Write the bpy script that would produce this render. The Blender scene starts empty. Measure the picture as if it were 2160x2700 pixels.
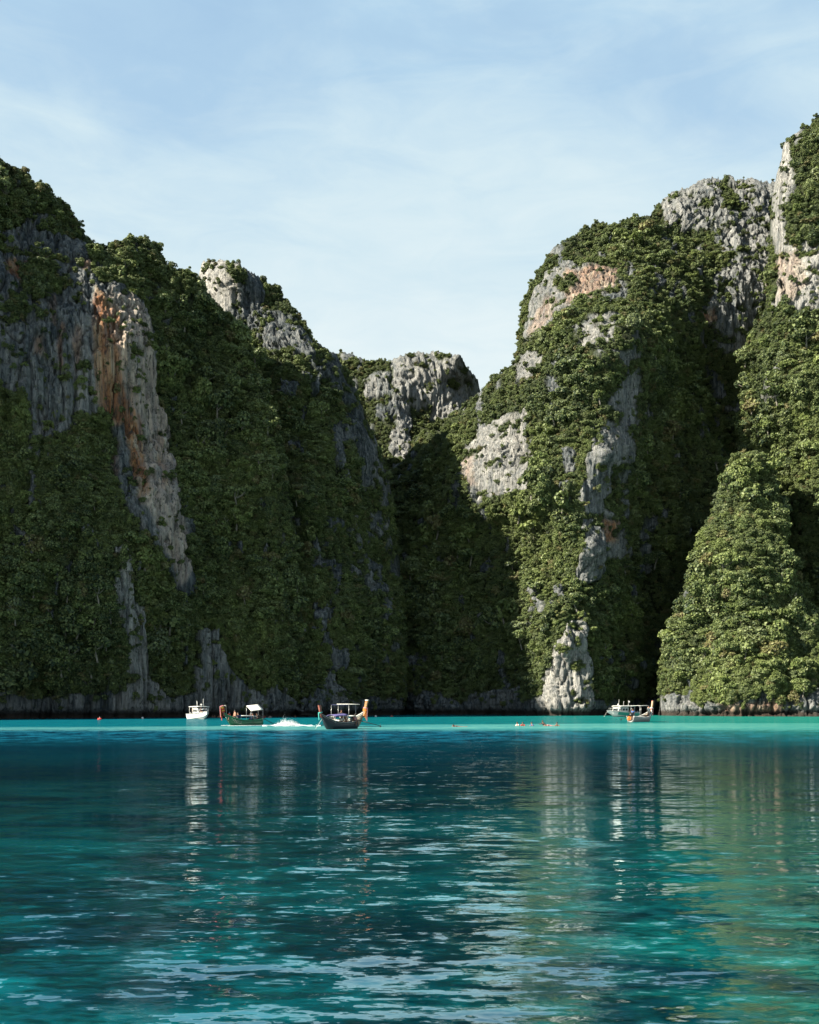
import bpy, bmesh, math, random
import numpy as np
from mathutils import Vector, Matrix, Euler

random.seed(7)
rng = np.random.default_rng(11)
SC = bpy.context.scene
COL = SC.collection
PI = math.pi

# ---------------------------------------------------------------- camera
CAM_H = 3.0
F = 2625.0          # focal length in photograph pixels (2160 x 2700)
HZ = 1853.0         # row of the horizon
cd = bpy.data.cameras.new('camera')
cam = bpy.data.objects.new('camera', cd)
COL.objects.link(cam)
SC.camera = cam
cam.location = (0, 0, CAM_H)
cam.rotation_euler = (math.radians(90), 0, 0)
cd.sensor_fit = 'VERTICAL'
cd.sensor_height = 36.0
cd.sensor_width = 28.8
cd.lens = 36.0 * F / 2700.0
cd.shift_y = (HZ - 1350.0) / 2700.0
cd.clip_end = 20000

# ---------------------------------------------------------------- world and sun
SUN_EL = math.radians(34)
SUN_H = Vector((-0.92, -0.39, 0)).normalized()
sun_dir = Vector((SUN_H.x * math.cos(SUN_EL), SUN_H.y * math.cos(SUN_EL), math.sin(SUN_EL)))
w = bpy.data.worlds.new('World')
SC.world = w
w.use_nodes = True
nt = w.node_tree
nt.nodes.clear()
def N(nt, t, **kw):
    n = nt.nodes.new(t)
    for k, v in kw.items():
        if k.startswith('i_'):
            n.inputs[int(k[2:])].default_value = v
        else:
            setattr(n, k, v)
    return n
def ramp(nt, stops, interp='LINEAR'):
    n = nt.nodes.new('ShaderNodeValToRGB')
    cr = n.color_ramp
    cr.interpolation = interp
    while len(cr.elements) < len(stops):
        cr.elements.new(0.5)
    for e, (p, c) in zip(cr.elements, stops):
        e.position = p
        e.color = (c, c, c, 1) if isinstance(c, (int, float)) else (*c, 1)
    return n
sky = N(nt, 'ShaderNodeTexSky', sky_type='NISHITA', sun_disc=False, sun_elevation=SUN_EL,
        sun_rotation=math.atan2(SUN_H.x, SUN_H.y), altitude=0, air_density=1.0, dust_density=0.6, ozone_density=1.6)
bg1 = N(nt, 'ShaderNodeBackground'); bg1.inputs[1].default_value = 0.05
nt.links.new(sky.outputs[0], bg1.inputs[0])
bg2 = N(nt, 'ShaderNodeBackground'); bg2.inputs[1].default_value = 1.0
tc = N(nt, 'ShaderNodeTexCoord')
mp = N(nt, 'ShaderNodeMapping'); mp.inputs['Scale'].default_value = (1.6, 1.6, 4.0); mp.inputs['Rotation'].default_value = (0.25, 0.35, 0.2); mp.inputs['Location'].default_value = (0.6, 0.1, 0.35)
nt.links.new(tc.outputs['Generated'], mp.inputs[0])
n1 = N(nt, 'ShaderNodeTexNoise'); n1.inputs['Scale'].default_value = 1.9; n1.inputs['Detail'].default_value = 9; n1.inputs['Roughness'].default_value = 0.52; n1.inputs['Distortion'].default_value = 0.5
nt.links.new(mp.outputs[0], n1.inputs[0])
mp2 = N(nt, 'ShaderNodeMapping'); mp2.inputs['Scale'].default_value = (2.0, 2.0, 7.0); mp2.inputs['Rotation'].default_value = (0.1, -0.25, 0.6)
nt.links.new(tc.outputs['Generated'], mp2.inputs[0])
n2 = N(nt, 'ShaderNodeTexNoise'); n2.inputs['Scale'].default_value = 5.0; n2.inputs['Detail'].default_value = 10; n2.inputs['Roughness'].default_value = 0.6; n2.inputs['Distortion'].default_value = 0.8
nt.links.new(mp2.outputs[0], n2.inputs[0])
nm_ = N(nt, 'ShaderNodeMix', data_type='FLOAT'); nm_.inputs[0].default_value = 0.36
nt.links.new(n1.outputs[0], nm_.inputs[2]); nt.links.new(n2.outputs[0], nm_.inputs[3])
r1 = ramp(nt, [(0.34, 0.80), (0.62, 1.0)], 'EASE')
nt.links.new(n1.outputs[0], r1.inputs[0])
# a thin veil of high cloud that thickens gently towards the horizon
sep = N(nt, 'ShaderNodeSeparateXYZ'); nt.links.new(tc.outputs['Generated'], sep.inputs[0])
mr = N(nt, 'ShaderNodeMapRange'); mr.inputs['From Min'].default_value = 0.0; mr.inputs['From Max'].default_value = 0.65
mr.inputs['To Min'].default_value = 0.34; mr.inputs['To Max'].default_value = 0.0
nt.links.new(sep.outputs[2], mr.inputs[0])
ad = N(nt, 'ShaderNodeMath', operation='ADD', use_clamp=True)
nt.links.new(r1.outputs[0], ad.inputs[0]); nt.links.new(mr.outputs[0], ad.inputs[1])
vr = ramp(nt, [(0.0, (0.186, 0.204, 0.206)), (0.18, (0.175, 0.199, 0.205)), (0.36, (0.144, 0.179, 0.196)), (0.56, (0.101, 0.146, 0.185)), (1.0, (0.068, 0.113, 0.167))])
vm = N(nt, 'ShaderNodeMath', operation='SUBTRACT')
vn = N(nt, 'ShaderNodeMath', operation='MULTIPLY'); vn.inputs[1].default_value = 0.75
nt.links.new(nm_.outputs[0], vn.inputs[0])
nt.links.new(sep.outputs[2], vm.inputs[0]); nt.links.new(vn.outputs[0], vm.inputs[1])
va = N(nt, 'ShaderNodeMath', operation='ADD'); va.inputs[1].default_value = 0.335
nt.links.new(vm.outputs[0], va.inputs[0]); nt.links.new(va.outputs[0], vr.inputs[0]); nt.links.new(vr.outputs[0], bg2.inputs[0])
ms = N(nt, 'ShaderNodeMixShader')
nt.links.new(ad.outputs[0], ms.inputs[0]); nt.links.new(bg1.outputs[0], ms.inputs[1]); nt.links.new(bg2.outputs[0], ms.inputs[2])
wo = N(nt, 'ShaderNodeOutputWorld'); nt.links.new(ms.outputs[0], wo.inputs[0])

sl = bpy.data.lights.new('sun', 'SUN'); sl.energy = 5.0; sl.angle = math.radians(0.5); sl.color = (1.0, 0.92, 0.76)
so = bpy.data.objects.new('sun', sl); COL.objects.link(so)
so.rotation_euler = (-sun_dir).to_track_quat('-Z', 'Y').to_euler()
so.location = (-300, -150, 400)

SC.view_settings.view_transform = 'Standard'
SC.view_settings.look = 'None'
SC.view_settings.gamma = 1.0
SC.view_settings.exposure = 2.2
SC.view_settings.use_curve_mapping = False
SC.render.engine = 'CYCLES'
SC.cycles.max_bounces = 4
SC.cycles.diffuse_bounces = 1
SC.cycles.glossy_bounces = 2
SC.cycles.transmission_bounces = 1
SC.cycles.use_denoising = False if SC.cycles.use_denoising is None else SC.cycles.use_denoising

# ---------------------------------------------------------------- helpers
def tag(o, label=None, cat=None, group=None, kind=None):
    if label: o['label'] = label
    if cat: o['category'] = cat
    if group: o['group'] = group
    if kind: o['kind'] = kind
    return o
def at(px, py, Y):
    """pixel + distance -> point"""
    return Vector(((px - 1080) / F * Y, Y, CAM_H + (HZ - py) / F * Y))
def on_water(px, py):
    Y = CAM_H * F / (py - HZ)
    return Vector(((px - 1080) / F * Y, Y, 0.0))

def _h(ix, iy, iz, seed):
    n = (ix.astype(np.int64) * 374761393 + iy.astype(np.int64) * 668265263 + iz.astype(np.int64) * 2147483647 + seed * 144269504) & 0xFFFFFFFF
    n = ((n ^ (n >> 13)) * 1274126177) & 0xFFFFFFFF
    n = ((n ^ (n >> 16)) * 2246822519) & 0xFFFFFFFF
    return ((n ^ (n >> 15)) & 0xFFFFFF) / float(0xFFFFFF)
def vnoise(x, y, z, seed=0):
    x, y, z = np.broadcast_arrays(x, y, z)
    fx, fy, fz = np.floor(x), np.floor(y), np.floor(z)
    tx, ty, tz = x - fx, y - fy, z - fz
    tx = tx * tx * (3 - 2 * tx); ty = ty * ty * (3 - 2 * ty); tz = tz * tz * (3 - 2 * tz)
    ix, iy, iz = fx.astype(np.int64), fy.astype(np.int64), fz.astype(np.int64)
    def L(a, b, t): return a + (b - a) * t
    c = [[[_h(ix + i, iy + j, iz + k, seed) for k in (0, 1)] for j in (0, 1)] for i in (0, 1)]
    return L(L(L(c[0][0][0], c[1][0][0], tx), L(c[0][1][0], c[1][1][0], tx), ty),
             L(L(c[0][0][1], c[1][0][1], tx), L(c[0][1][1], c[1][1][1], tx), ty), tz) * 2 - 1
def fbm(x, y, z, octv=4, seed=0, gain=0.5):
    s, a, t = 0, 1.0, 0
    for o in range(octv):
        s = s + a * vnoise(x * 2**o + 17.3 * o, y * 2**o + 5.1 * o, z * 2**o, seed + o); t += a; a *= gain
    return s / t

# ---------------------------------------------------------------- materials
def new_mat(name):
    m = bpy.data.materials.new(name); m.use_nodes = True
    nt = m.node_tree
    b = nt.nodes['Principled BSDF']
    return m, nt, b
def mixc(nt, a, b, fac, blend='MIX'):
    n = nt.nodes.new('ShaderNodeMix'); n.data_type = 'RGBA'; n.blend_type = blend
    for sock, v in ((n.inputs[0], fac), (n.inputs[6], a), (n.inputs[7], b)):
        if isinstance(v, bpy.types.NodeSocket): nt.links.new(v, sock)
        elif isinstance(v, tuple): sock.default_value = (*v, 1)
        else: sock.default_value = v
    return n.outputs[2]
def math_(nt, op, a, b=0.0, clamp=False):
    n = nt.nodes.new('ShaderNodeMath'); n.operation = op; n.use_clamp = clamp
    for s, v in ((n.inputs[0], a), (n.inputs[1], b)):
        if isinstance(v, bpy.types.NodeSocket): nt.links.new(v, s)
        else: s.default_value = v
    return n.outputs[0]
def noise_(nt, vec, scale, detail=4, rough=0.5, sx=(1, 1, 1), dist=0.0, loc=(0, 0, 0)):
    mp = nt.nodes.new('ShaderNodeMapping'); mp.inputs['Scale'].default_value = sx; mp.inputs['Location'].default_value = loc
    nt.links.new(vec, mp.inputs[0])
    n = nt.nodes.new('ShaderNodeTexNoise'); n.inputs['Scale'].default_value = scale; n.inputs['Detail'].default_value = detail
    n.inputs['Roughness'].default_value = rough; n.inputs['Distortion'].default_value = dist
    nt.links.new(mp.outputs[0], n.inputs[0])
    return n
def maprange(nt, v, a, b, c=0.0, d=1.0, smooth=False):
    n = nt.nodes.new('ShaderNodeMapRange')
    if smooth: n.interpolation_type = 'SMOOTHSTEP'
    nt.links.new(v, n.inputs[0])
    for i, x in enumerate((a, b, c, d)): n.inputs[i + 1].default_value = x
    return n.outputs[0]
def attr_(nt, name):
    n = nt.nodes.new('ShaderNodeAttribute'); n.attribute_name = name; return n.outputs['Fac']

def make_cliff_mat():
    m, nt, b = new_mat('limestone')
    geo = nt.nodes.new('ShaderNodeNewGeometry')
    P = geo.outputs['Position']
    streak = noise_(nt, P, 0.9, 7, 0.72, (1, 1, 0.08), 0.25)
    broad = noise_(nt, P, 0.085, 4, 0.5, (1, 1, 0.35))
    fine = noise_(nt, P, 2.6, 5, 0.7, (1, 1, 0.35))
    pale, stain, veg = attr_(nt, 'pale'), attr_(nt, 'stain'), attr_(nt, 'veg')
    v = math_(nt, 'MULTIPLY', streak.outputs[0], 0.85)
    v = math_(nt, 'ADD', v, math_(nt, 'MULTIPLY', broad.outputs[0], 0.30))
    v = math_(nt, 'ADD', v, math_(nt, 'MULTIPLY', fine.outputs[0], 0.30))
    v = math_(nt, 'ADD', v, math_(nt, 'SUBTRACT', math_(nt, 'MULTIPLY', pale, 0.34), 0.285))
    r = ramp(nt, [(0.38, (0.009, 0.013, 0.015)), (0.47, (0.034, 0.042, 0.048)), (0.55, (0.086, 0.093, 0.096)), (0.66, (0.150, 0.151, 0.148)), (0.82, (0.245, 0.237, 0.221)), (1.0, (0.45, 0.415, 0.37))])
    nt.links.new(v, r.inputs[0])
    ornoise = noise_(nt, P, 0.42, 4, 0.6, (1, 1, 0.07), 0.3, (31, 7, 3))
    orr = ramp(nt, [(0.34, (0.06, 0.025, 0.012)), (0.45, (0.22, 0.085, 0.030)), (0.55, (0.30, 0.17, 0.085)), (0.66, (0.34, 0.27, 0.19))])
    nt.links.new(ornoise.outputs[0], orr.inputs[0])
    of = math_(nt, 'MULTIPLY', stain, maprange(nt, streak.outputs[0], 0.33, 0.55, 0.25, 1.0))
    c = mixc(nt, r.outputs[0], orr.outputs[0], of)
    lines = noise_(nt, P, 2.4, 3, 0.6, (1, 1, 0.045), 0.15, (13, 3, 1))
    c = mixc(nt, c, (0.012, 0.015, 0.017), maprange(nt, lines.outputs[0], 0.56, 0.63, 0.0, 0.75))
    blot = noise_(nt, P, 0.5, 6, 0.75, (1, 1, 0.5), 0.4, (3, 13, 7))
    c = mixc(nt, c, (0.03, 0.036, 0.038), maprange(nt, blot.outputs[0], 0.53, 0.66, 0.0, 0.7))
    # lichen and moss speckle on bare rock
    mo = noise_(nt, P, 1.1, 5, 0.7, (1, 1, 1), 0, (9, 2, 5))
    c = mixc(nt, c, (0.05, 0.06, 0.025), maprange(nt, mo.outputs[0], 0.56, 0.70, 0.0, 0.65))
    ug = mixc(nt, (0.012, 0.016, 0.007), (0.035, 0.043, 0.016), maprange(nt, fine.outputs[0], 0.4, 0.65))
    c = mixc(nt, c, ug, veg)
    sepz = nt.nodes.new('ShaderNodeSeparateXYZ'); nt.links.new(P, sepz.inputs[0])
    zz = math_(nt, 'ADD', sepz.outputs[2], math_(nt, 'MULTIPLY', fine.outputs[0], -1.6))
    wet = maprange(nt, zz, -0.1, 0.9, 0.92, 0.0, True)
    c = mixc(nt, c, (0.022, 0.016, 0.012), wet)
    nt.links.new(c, b.inputs['Base Color'])
    b.inputs['Roughness'].default_value = 0.92
    b.inputs['Specular IOR Level'].default_value = 0.15
    hgt = math_(nt, 'ADD', math_(nt, 'MULTIPLY', streak.outputs[0], 1.0), math_(nt, 'MULTIPLY', fine.outputs[0], 0.5))
    bp = nt.nodes.new('ShaderNodeBump'); bp.inputs['Strength'].default_value = 0.9; bp.inputs['Distance'].default_value = 1.3
    nt.links.new(hgt, bp.inputs['Height']); nt.links.new(bp.outputs[0], b.inputs['Normal'])
    return m
M_CLIFF = make_cliff_mat()

def make_leaf_mat(name, a, b_, c_, sat=1.0):
    m, nt, b = new_mat(name)
    oi = nt.nodes.new('ShaderNodeObjectInfo')
    lc = attr_(nt, 'leaf')
    r = ramp(nt, [(0.0, a), (0.45, b_), (0.8, c_), (1.0, (0.07, 0.088, 0.052))])
    nt.links.new(oi.outputs['Random'], r.inputs[0])
    rn = noise_(nt, oi.outputs['Location'], 0.07, 3, 0.6)
    reg = mixc(nt, (0.008, 0.020, 0.011), (0.098, 0.120, 0.034), maprange(nt, rn.outputs[0], 0.38, 0.66))
    c0 = mixc(nt, r.outputs[0], reg, 0.42)
    br = nt.nodes.new('ShaderNodeTexWhiteNoise'); br.noise_dimensions = '1D'; nt.links.new(oi.outputs['Random'], br.inputs['W'])
    c0 = mixc(nt, c0, (0.085, 0.062, 0.030), maprange(nt, br.outputs['Value'], 0.93, 0.96, 0, 0.7))
    c = mixc(nt, c0, (0.25, 0.285, 0.10), maprange(nt, lc, 0.35, 1.0, 0.0, 0.42))
    nt.links.new(c, b.inputs['Base Color'])
    b.inputs['Roughness'].default_value = 0.55
    b.inputs['Specular IOR Level'].default_value = 0.22
    tr = nt.nodes.new('ShaderNodeBsdfTranslucent'); nt.links.new(c, tr.inputs[0])
    mx = nt.nodes.new('ShaderNodeMixShader'); mx.inputs[0].default_value = 0.22
    out = nt.nodes['Material Output']
    nt.links.new(b.outputs[0], mx.inputs[1]); nt.links.new(tr.outputs[0], mx.inputs[2]); nt.links.new(mx.outputs[0], out.inputs[0])
    return m
M_LEAF = make_leaf_mat('foliage', (0.010, 0.021, 0.011), (0.024, 0.044, 0.016), (0.078, 0.108, 0.026))
def simple(name, col, rough=0.6, metal=0.0, spec=0.5, var=0.12, scale=3.0):
    m, nt, b = new_mat(name)
    geo = nt.nodes.new('ShaderNodeTexCoord')
    n = noise_(nt, geo.outputs['Object'], scale, 4, 0.6)
    dark = tuple(x * (1 - var * 2) for x in col)
    c = mixc(nt, dark, col, maprange(nt, n.outputs[0], 0.35, 0.6))
    nt.links.new(c, b.inputs['Base Color'])
    b.inputs['Roughness'].default_value = rough; b.inputs['Metallic'].default_value = metal
    b.inputs['Specular IOR Level'].default_value = spec
    return m
M_BARK = simple('bark', (0.13, 0.12, 0.10), 0.9, 0, 0.1, 0.2, 6)
# ---------------------------------------------------------------- cliffs
def inpoly(x, y, poly):
    r = np.zeros(x.shape, bool)
    n = len(poly)
    for i in range(n):
        x1, y1 = poly[i]; x2, y2 = poly[(i + 1) % n]
        if y1 == y2: continue
        c = ((y1 > y) != (y2 > y)) & (x < (x2 - x1) * (y - y1) / (y2 - y1) + x1)
        r ^= c
    return r
def rbf(ctrl, x, y):
    c = np.array(ctrl, float)
    X, V = c[:, :2], c[:, 2]
    D = np.hypot(X[:, None, 0] - X[None, :, 0], X[:, None, 1] - X[None, :, 1])
    n = len(c)
    A = np.zeros((n + 1, n + 1)); A[:n, :n] = -D - np.eye(n) * 6; A[:n, n] = 1; A[n, :n] = 1
    wgt = np.linalg.solve(A, np.append(V, 0))
    out = np.full(x.shape, wgt[n])
    for i in range(n):
        out -= wgt[i] * np.hypot(x - X[i, 0], y - X[i, 1])
    return out
def polydist(x, y, poly):
    d = np.full(x.shape, 1e9)
    for (x1, y1), (x2, y2) in zip(poly[:-1], poly[1:]):
        vx, vy = x2 - x1, y2 - y1
        t = np.clip(((x - x1) * vx + (y - y1) * vy) / (vx * vx + vy * vy + 1e-9), 0, 1)
        d = np.minimum(d, np.hypot(x - x1 - t * vx, y - y1 - t * vy))
    return d

class Layer: pass
LAYERS = {}
def cliff(name, crest, ctrl, cols, nrow, rocks, pale, stains, holes=(), rock_p=0.0, rnd=(10, 70), back=(60, 0.0),
          disp=1.0, seed=1, crest_drop=10, label='', rough=1.0, shr=0.30):
    L = Layer(); L.name = name
    crest = [(float(a), float(b)) for a, b in crest]
    px = np.array(cols, float)
    cy = np.interp(px, [c[0] for c in crest], [c[1] for c in crest])
    cy = cy + crest_drop + 7 * fbm(px / 24, 0 * px, 0 * px + seed, 3, seed)
    cy = cy + 13 * np.abs(fbm(px / 7.5, 0 * px + 4, 0 * px + seed, 3, seed + 31)) - 3
    cy = np.minimum(cy, 1900)
    v = np.linspace(0, 1, nrow)
    base = np.full(px.shape, 1853 + 4.6 * F / 225.0)
    base = 1853 + 4.6 * F / rbf(ctrl, px, np.full(px.shape, 1886.0))
    PX = np.repeat(px[None, :], nrow, 0)
    PY = base[None, :] + (cy - base)[None, :] * v[:, None]
    D = rbf(ctrl, PX, PY)
    dd = np.clip(polydist(PX, PY, crest) / rnd[1], 0, 1)
    D = D + rnd[0] * (1 - np.sqrt(1 - (1 - dd) ** 2))
    Z = CAM_H + (HZ - PY) / F * D
    X = (PX - 1080) / F * D
    Y = D.copy()
    # vertical gullies: (px polyline, half width px, depth m)
    # masks
    wx = 16 * fbm(PX / 30, PY / 45, 0 * PX, 3, seed + 50); wy = 16 * fbm(PX / 30, PY / 45, 0 * PX + 9, 3, seed + 60)
    rock = np.zeros(PX.shape, bool)
    for p in rocks: rock |= inpoly(PX + wx, PY + wy, p)
    if rock_p > 0:
        rn = fbm(PX / 26, PY / 60, 0 * PX, 4, seed + 70)
        rock |= rn > np.quantile(rn, 1 - rock_p)
    for p in holes: rock &= ~inpoly(PX + wx, PY + wy, p)
    # ledge shrubs break the bare rock up
    ln = fbm(X / 5, Y / 5, Z / 2.6, 4, seed + 90)
    shrub = rock & (ln > shr)
    rock2 = rock & ~shrub
    # waterline rock band
    zb = 3.9 + 4.2 * fbm(X / 7, Y / 7, 0 * X, 3, seed + 95)
    rock2 |= (Z < zb)
    palev = np.full(PX.shape, 0.30)
    for p, val in pale:
        palev[inpoly(PX + wx, PY + wy, p)] = val
    st = np.zeros(PX.shape)
    for p, val in stains:
        st[inpoly(PX + wx * .7, PY + wy, p)] = val
    # smooth the attribute maps
    def blur(a, n=2):
        a = a.astype(float)
        for _ in range(n):
            a = (a + np.roll(a, 1, 0) + np.roll(a, -1, 0)) / 3
            a = (a + np.roll(a, 1, 1) + np.roll(a, -1, 1)) / 3
        return a
    rockf = blur(rock2, 1)
    st = blur(st, 2); palev = blur(palev, 3)
    # displacement along the horizontal normal
    P = np.stack([X, Y, Z], -1)
    du = np.gradient(P, axis=1); dv = np.gradient(P, axis=0)
    n = np.cross(du, dv); n[..., 2] *= 0.3
    n /= (np.linalg.norm(n, axis=-1, keepdims=True) + 1e-9)
    if np.mean(n[..., 1]) > 0: n = -n
    n = np.where((n[..., 1:2] > 0.3), 0, n)
    big = fbm(X / 26, Y / 26, Z / 40, 2, seed + 1) * 5.5 + fbm(X / 10, Y / 10, Z / 22, 2, seed + 2) * 2.6
    fl = 1 - np.abs(fbm(X / 5.5, Y / 5.5, Z / 30, 3, seed + 3)) * 2.2
    fl2 = 1 - np.abs(fbm(X / 1.9, Y / 1.9, Z / 11, 3, seed + 4)) * 2.2
    blk = fbm(X / 3.2, Y / 3.2, Z / 2.6, 4, seed + 5)
    led = np.abs(fbm(X / 14, Y / 14, Z / 4.0, 3, seed + 6))
    c1 = np.exp(-np.abs(fbm(X / 2.6, Y / 2.6, Z / 24, 3, seed + 7)) / 0.07)
    c2 = np.exp(-np.abs(fbm(X / 0.85, Y / 0.85, Z / 9, 2, seed + 8)) / 0.10)
    c3 = np.exp(-np.abs(fbm(X / 6, Y / 6, Z / 1.7, 3, seed + 9)) / 0.06)
    tooth = np.abs(vnoise(X / 0.75, Y / 0.75, Z / 4.5, seed + 12))
    jx = 0.8 * fbm(X / 3, Y / 3, Z / 9, 2, seed + 14)
    def cells(sx, sz, sd):
        a_, b_ = (X + Y * 0.6 + jx) / sx, Z / sz + 3 * _h(np.floor((X + Y * 0.6 + jx) / sx), 0 * X, 0 * X, sd)
        return _h(np.floor(a_), np.floor(b_), 0 * X, sd + 1)
    colm = cells(1.7, 11, seed + 15) * 0.9 + cells(0.7, 4.5, seed + 17) * 0.45 + cells(4.5, 16, seed + 19) * 1.1
    d = big * disp * (1 - 0.45 * rockf) + rockf * (fl * 0.7 + fl2 * 0.35 + blk * 0.28 * rough + led * 0.35 * rough - c1 * 1.4 - c2 * 0.6 - c3 * 0.45 * rough + tooth * 0.2 + colm * 0.75 * rough) + (1 - rockf) * (blk * 1.4 + fl * 0.8 - c1 * 1.5)
    # tidal notch
    d = d - 1.5 * np.exp(-((Z - 0.5) / 0.9) ** 2)
    edge = np.clip(polydist(PX, PY, crest) / 40, 0.15, 1)
    P = P + n * (d * edge)[..., None]
    # the top runs back and down behind the crest
    rows = [P]
    last = P[-1]
    rad = last.copy(); rad[:, 2] = 0; rad /= np.linalg.norm(rad, axis=-1, keepdims=True)
    hh = np.maximum(last[:, 2:3], 0)
    for bk, dz in ((2, 0.998), (6, 0.985), (14, 0.96), (28, 0.93), (back[0], 0.85), (back[0] * 1.25, 0.35), (back[0] * 1.35, -0.05)):
        q = last + rad * bk
        q[:, 2] = hh[:, 0] * dz - (2 if dz < 0 else 0)
        rows.append(q[None])
    A = np.concatenate(rows, 0)
    nr, nc = A.shape[:2]
    idx = np.arange(nr * nc).reshape(nr, nc)
    f = np.stack([idx[:-1, :-1], idx[:-1, 1:], idx[1:, 1:], idx[1:, :-1]], -1).reshape(-1, 4)
    me = bpy.data.meshes.new(name)
    me.vertices.add(nr * nc); me.vertices.foreach_set('co', A.reshape(-1).astype(np.float32))
    me.loops.add(f.size); me.loops.foreach_set('vertex_index', f.reshape(-1).astype(np.int32))
    me.polygons.add(len(f)); me.polygons.foreach_set('loop_start', np.arange(0, f.size, 4, dtype=np.int32))
    me.update(calc_edges=True)
    def addattr(nm, a, fillv):
        full = np.concatenate([a, np.full((nr - nrow, nc), fillv)], 0).astype(np.float32)
        t = me.attributes.new(nm, 'FLOAT', 'POINT'); t.data.foreach_set('value', full.reshape(-1))
    addattr('veg', 1 - rockf, 0.9); addattr('stain', st, 0.0); addattr('pale', palev, 0.3)
    me.materials.append(M_CLIFF)
    o = bpy.data.objects.new(name, me); COL.objects.link(o)
    tag(o, label, kind='structure')
    L.P, L.n, L.PX, L.PY, L.base, L.cy, L.px = P, n, PX, PY, base, cy, px
    L.rock, L.shrub, L.nrow, L.crest = rock2, shrub, nrow, crest
    L.veg = ~rock2
    LAYERS[name] = L
    return L

def cols(a, b, step=2.6): return np.arange(a, b + step, step)

crestA = [(-1400, 330), (-1000, 260), (-600, 270), (-250, 410), (-60, 380), (0, 409), (24, 418), (73, 441), (79, 461), (134, 481), (142, 502), (179, 522), (191, 550), (211, 579), (227, 611),  # unseen land at the far left, its crest shaped to shade the visible wall
          (252, 625), (284, 642), (296, 628), (333, 613), (385, 612), (414, 628), (426, 650), (438, 690), (479, 702), (500, 706), (523, 735), (540, 772),
          (568, 800), (625, 832), (645, 870), (662, 930), (690, 1010), (725, 1120), (760, 1280), (785, 1450), (800, 1650), (812, 1893)]
ctrlA = [(-1300, 1886, 143), (-1300, 500, 154), (-600, 1886, 157), (-600, 380, 168), (0, 1886, 184), (0, 1200, 190), (0, 420, 212), (250, 1886, 192), (250, 1200, 197), (250, 650, 216),
         (400, 1886, 198), (330, 1450, 191), (400, 1300, 200), (350, 900, 203), (450, 700, 224), (450, 1150, 212), (600, 1886, 208), (600, 1400, 214), (600, 1100, 222), (600, 850, 236), (720, 1886, 208), (740, 1400, 214), (700, 1100, 222), (812, 1886, 215)]
rockA = [[(-60, 640), (100, 560), (150, 560), (190, 600), (235, 670), (250, 750), (330, 745), (390, 800), (405, 900), (430, 1060), (455, 1150), (475, 1300), (505, 1480), (520, 1560), (500, 1570), (470, 1560), (430, 1450), (380, 1400), (340, 1330), (290, 1210), (230, 1110), (160, 1150), (100, 1180), (70, 1050), (-60, 1000)],
         [(300, 1435), (345, 1435), (350, 1560), (375, 1600), (385, 1700), (400, 1790), (440, 1830), (445, 1893), (280, 1893), (310, 1800), (330, 1700), (290, 1560)],
         [(530, 1660), (590, 1650), (590, 1720), (640, 1800), (690, 1820), (700, 1893), (520, 1893), (525, 1760)],
         [(470, 1350), (510, 1360), (515, 1420), (480, 1420)], [(480, 1545), (530, 1545), (530, 1580), (485, 1575)],
         [(30, 1390), (85, 1410), (85, 1460), (40, 1450)], [(180, 1470), (195, 1470), (200, 1500), (180, 1505)], [(145, 1500), (158, 1490), (160, 1570), (148, 1570)],
         [(75, 1150), (92, 1150), (92, 1380), (78, 1380)], [(0, 1820), (90, 1830), (90, 1893), (0, 1893)]]
holesA = [[(60, 700), (100, 670), (150, 690), (150, 760), (90, 800), (50, 780)], [(190, 1090), (290, 1080), (320, 1200), (250, 1200)],
          [(130, 560), (200, 590), (190, 620), (130, 600)]]
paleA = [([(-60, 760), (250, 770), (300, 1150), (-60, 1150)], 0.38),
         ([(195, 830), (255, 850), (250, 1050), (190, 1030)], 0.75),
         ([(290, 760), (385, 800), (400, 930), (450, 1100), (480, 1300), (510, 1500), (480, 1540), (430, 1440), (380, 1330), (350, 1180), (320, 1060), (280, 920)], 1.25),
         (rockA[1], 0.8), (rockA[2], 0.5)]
stainA = [(paleA[2][0], 0.33), ([(246, 770), (312, 810), (330, 900), (340, 1040), (368, 1140), (392, 1290), (372, 1310), (348, 1215), (322, 1120), (290, 1110), (255, 1050), (248, 900)], 0.9), ([(155, 860), (168, 860), (166, 990), (156, 985)], 0.6), ([(130, 700), (142, 700), (144, 860), (134, 860)], 0.4), ([(400, 1130), (425, 1160), (440, 1280), (425, 1290)], 0.6), ([(300, 850), (335, 900), (350, 1050), (330, 1050)], 0.55),
          ([(15, 685), (75, 690), (70, 745), (40, 745), (15, 720)], 0.9), ([(335, 1080), (365, 1100), (385, 1270), (370, 1280), (345, 1200)], 0.95), ([(215, 690), (240, 690), (240, 720), (215, 720)], 0.6),
          ([(285, 1150), (310, 1160), (312, 1300), (290, 1290)], 0.4), ([(195, 870), (212, 870), (210, 980), (196, 980)], 0.5), ([(90, 890), (118, 890), (116, 945), (92, 945)], 0.5)]
cliff('left_cliff', crestA, ctrlA, np.concatenate([np.arange(-1400, -60, 30), cols(-40, 818)]), 460, rockA, paleA, stainA, holesA, 0.03, (9, 70), (70, 0), 0.8, 3, 14,
      'shaded limestone cliff with orange streaks filling the left side of the bay', 0.55, 0.40)

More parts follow.
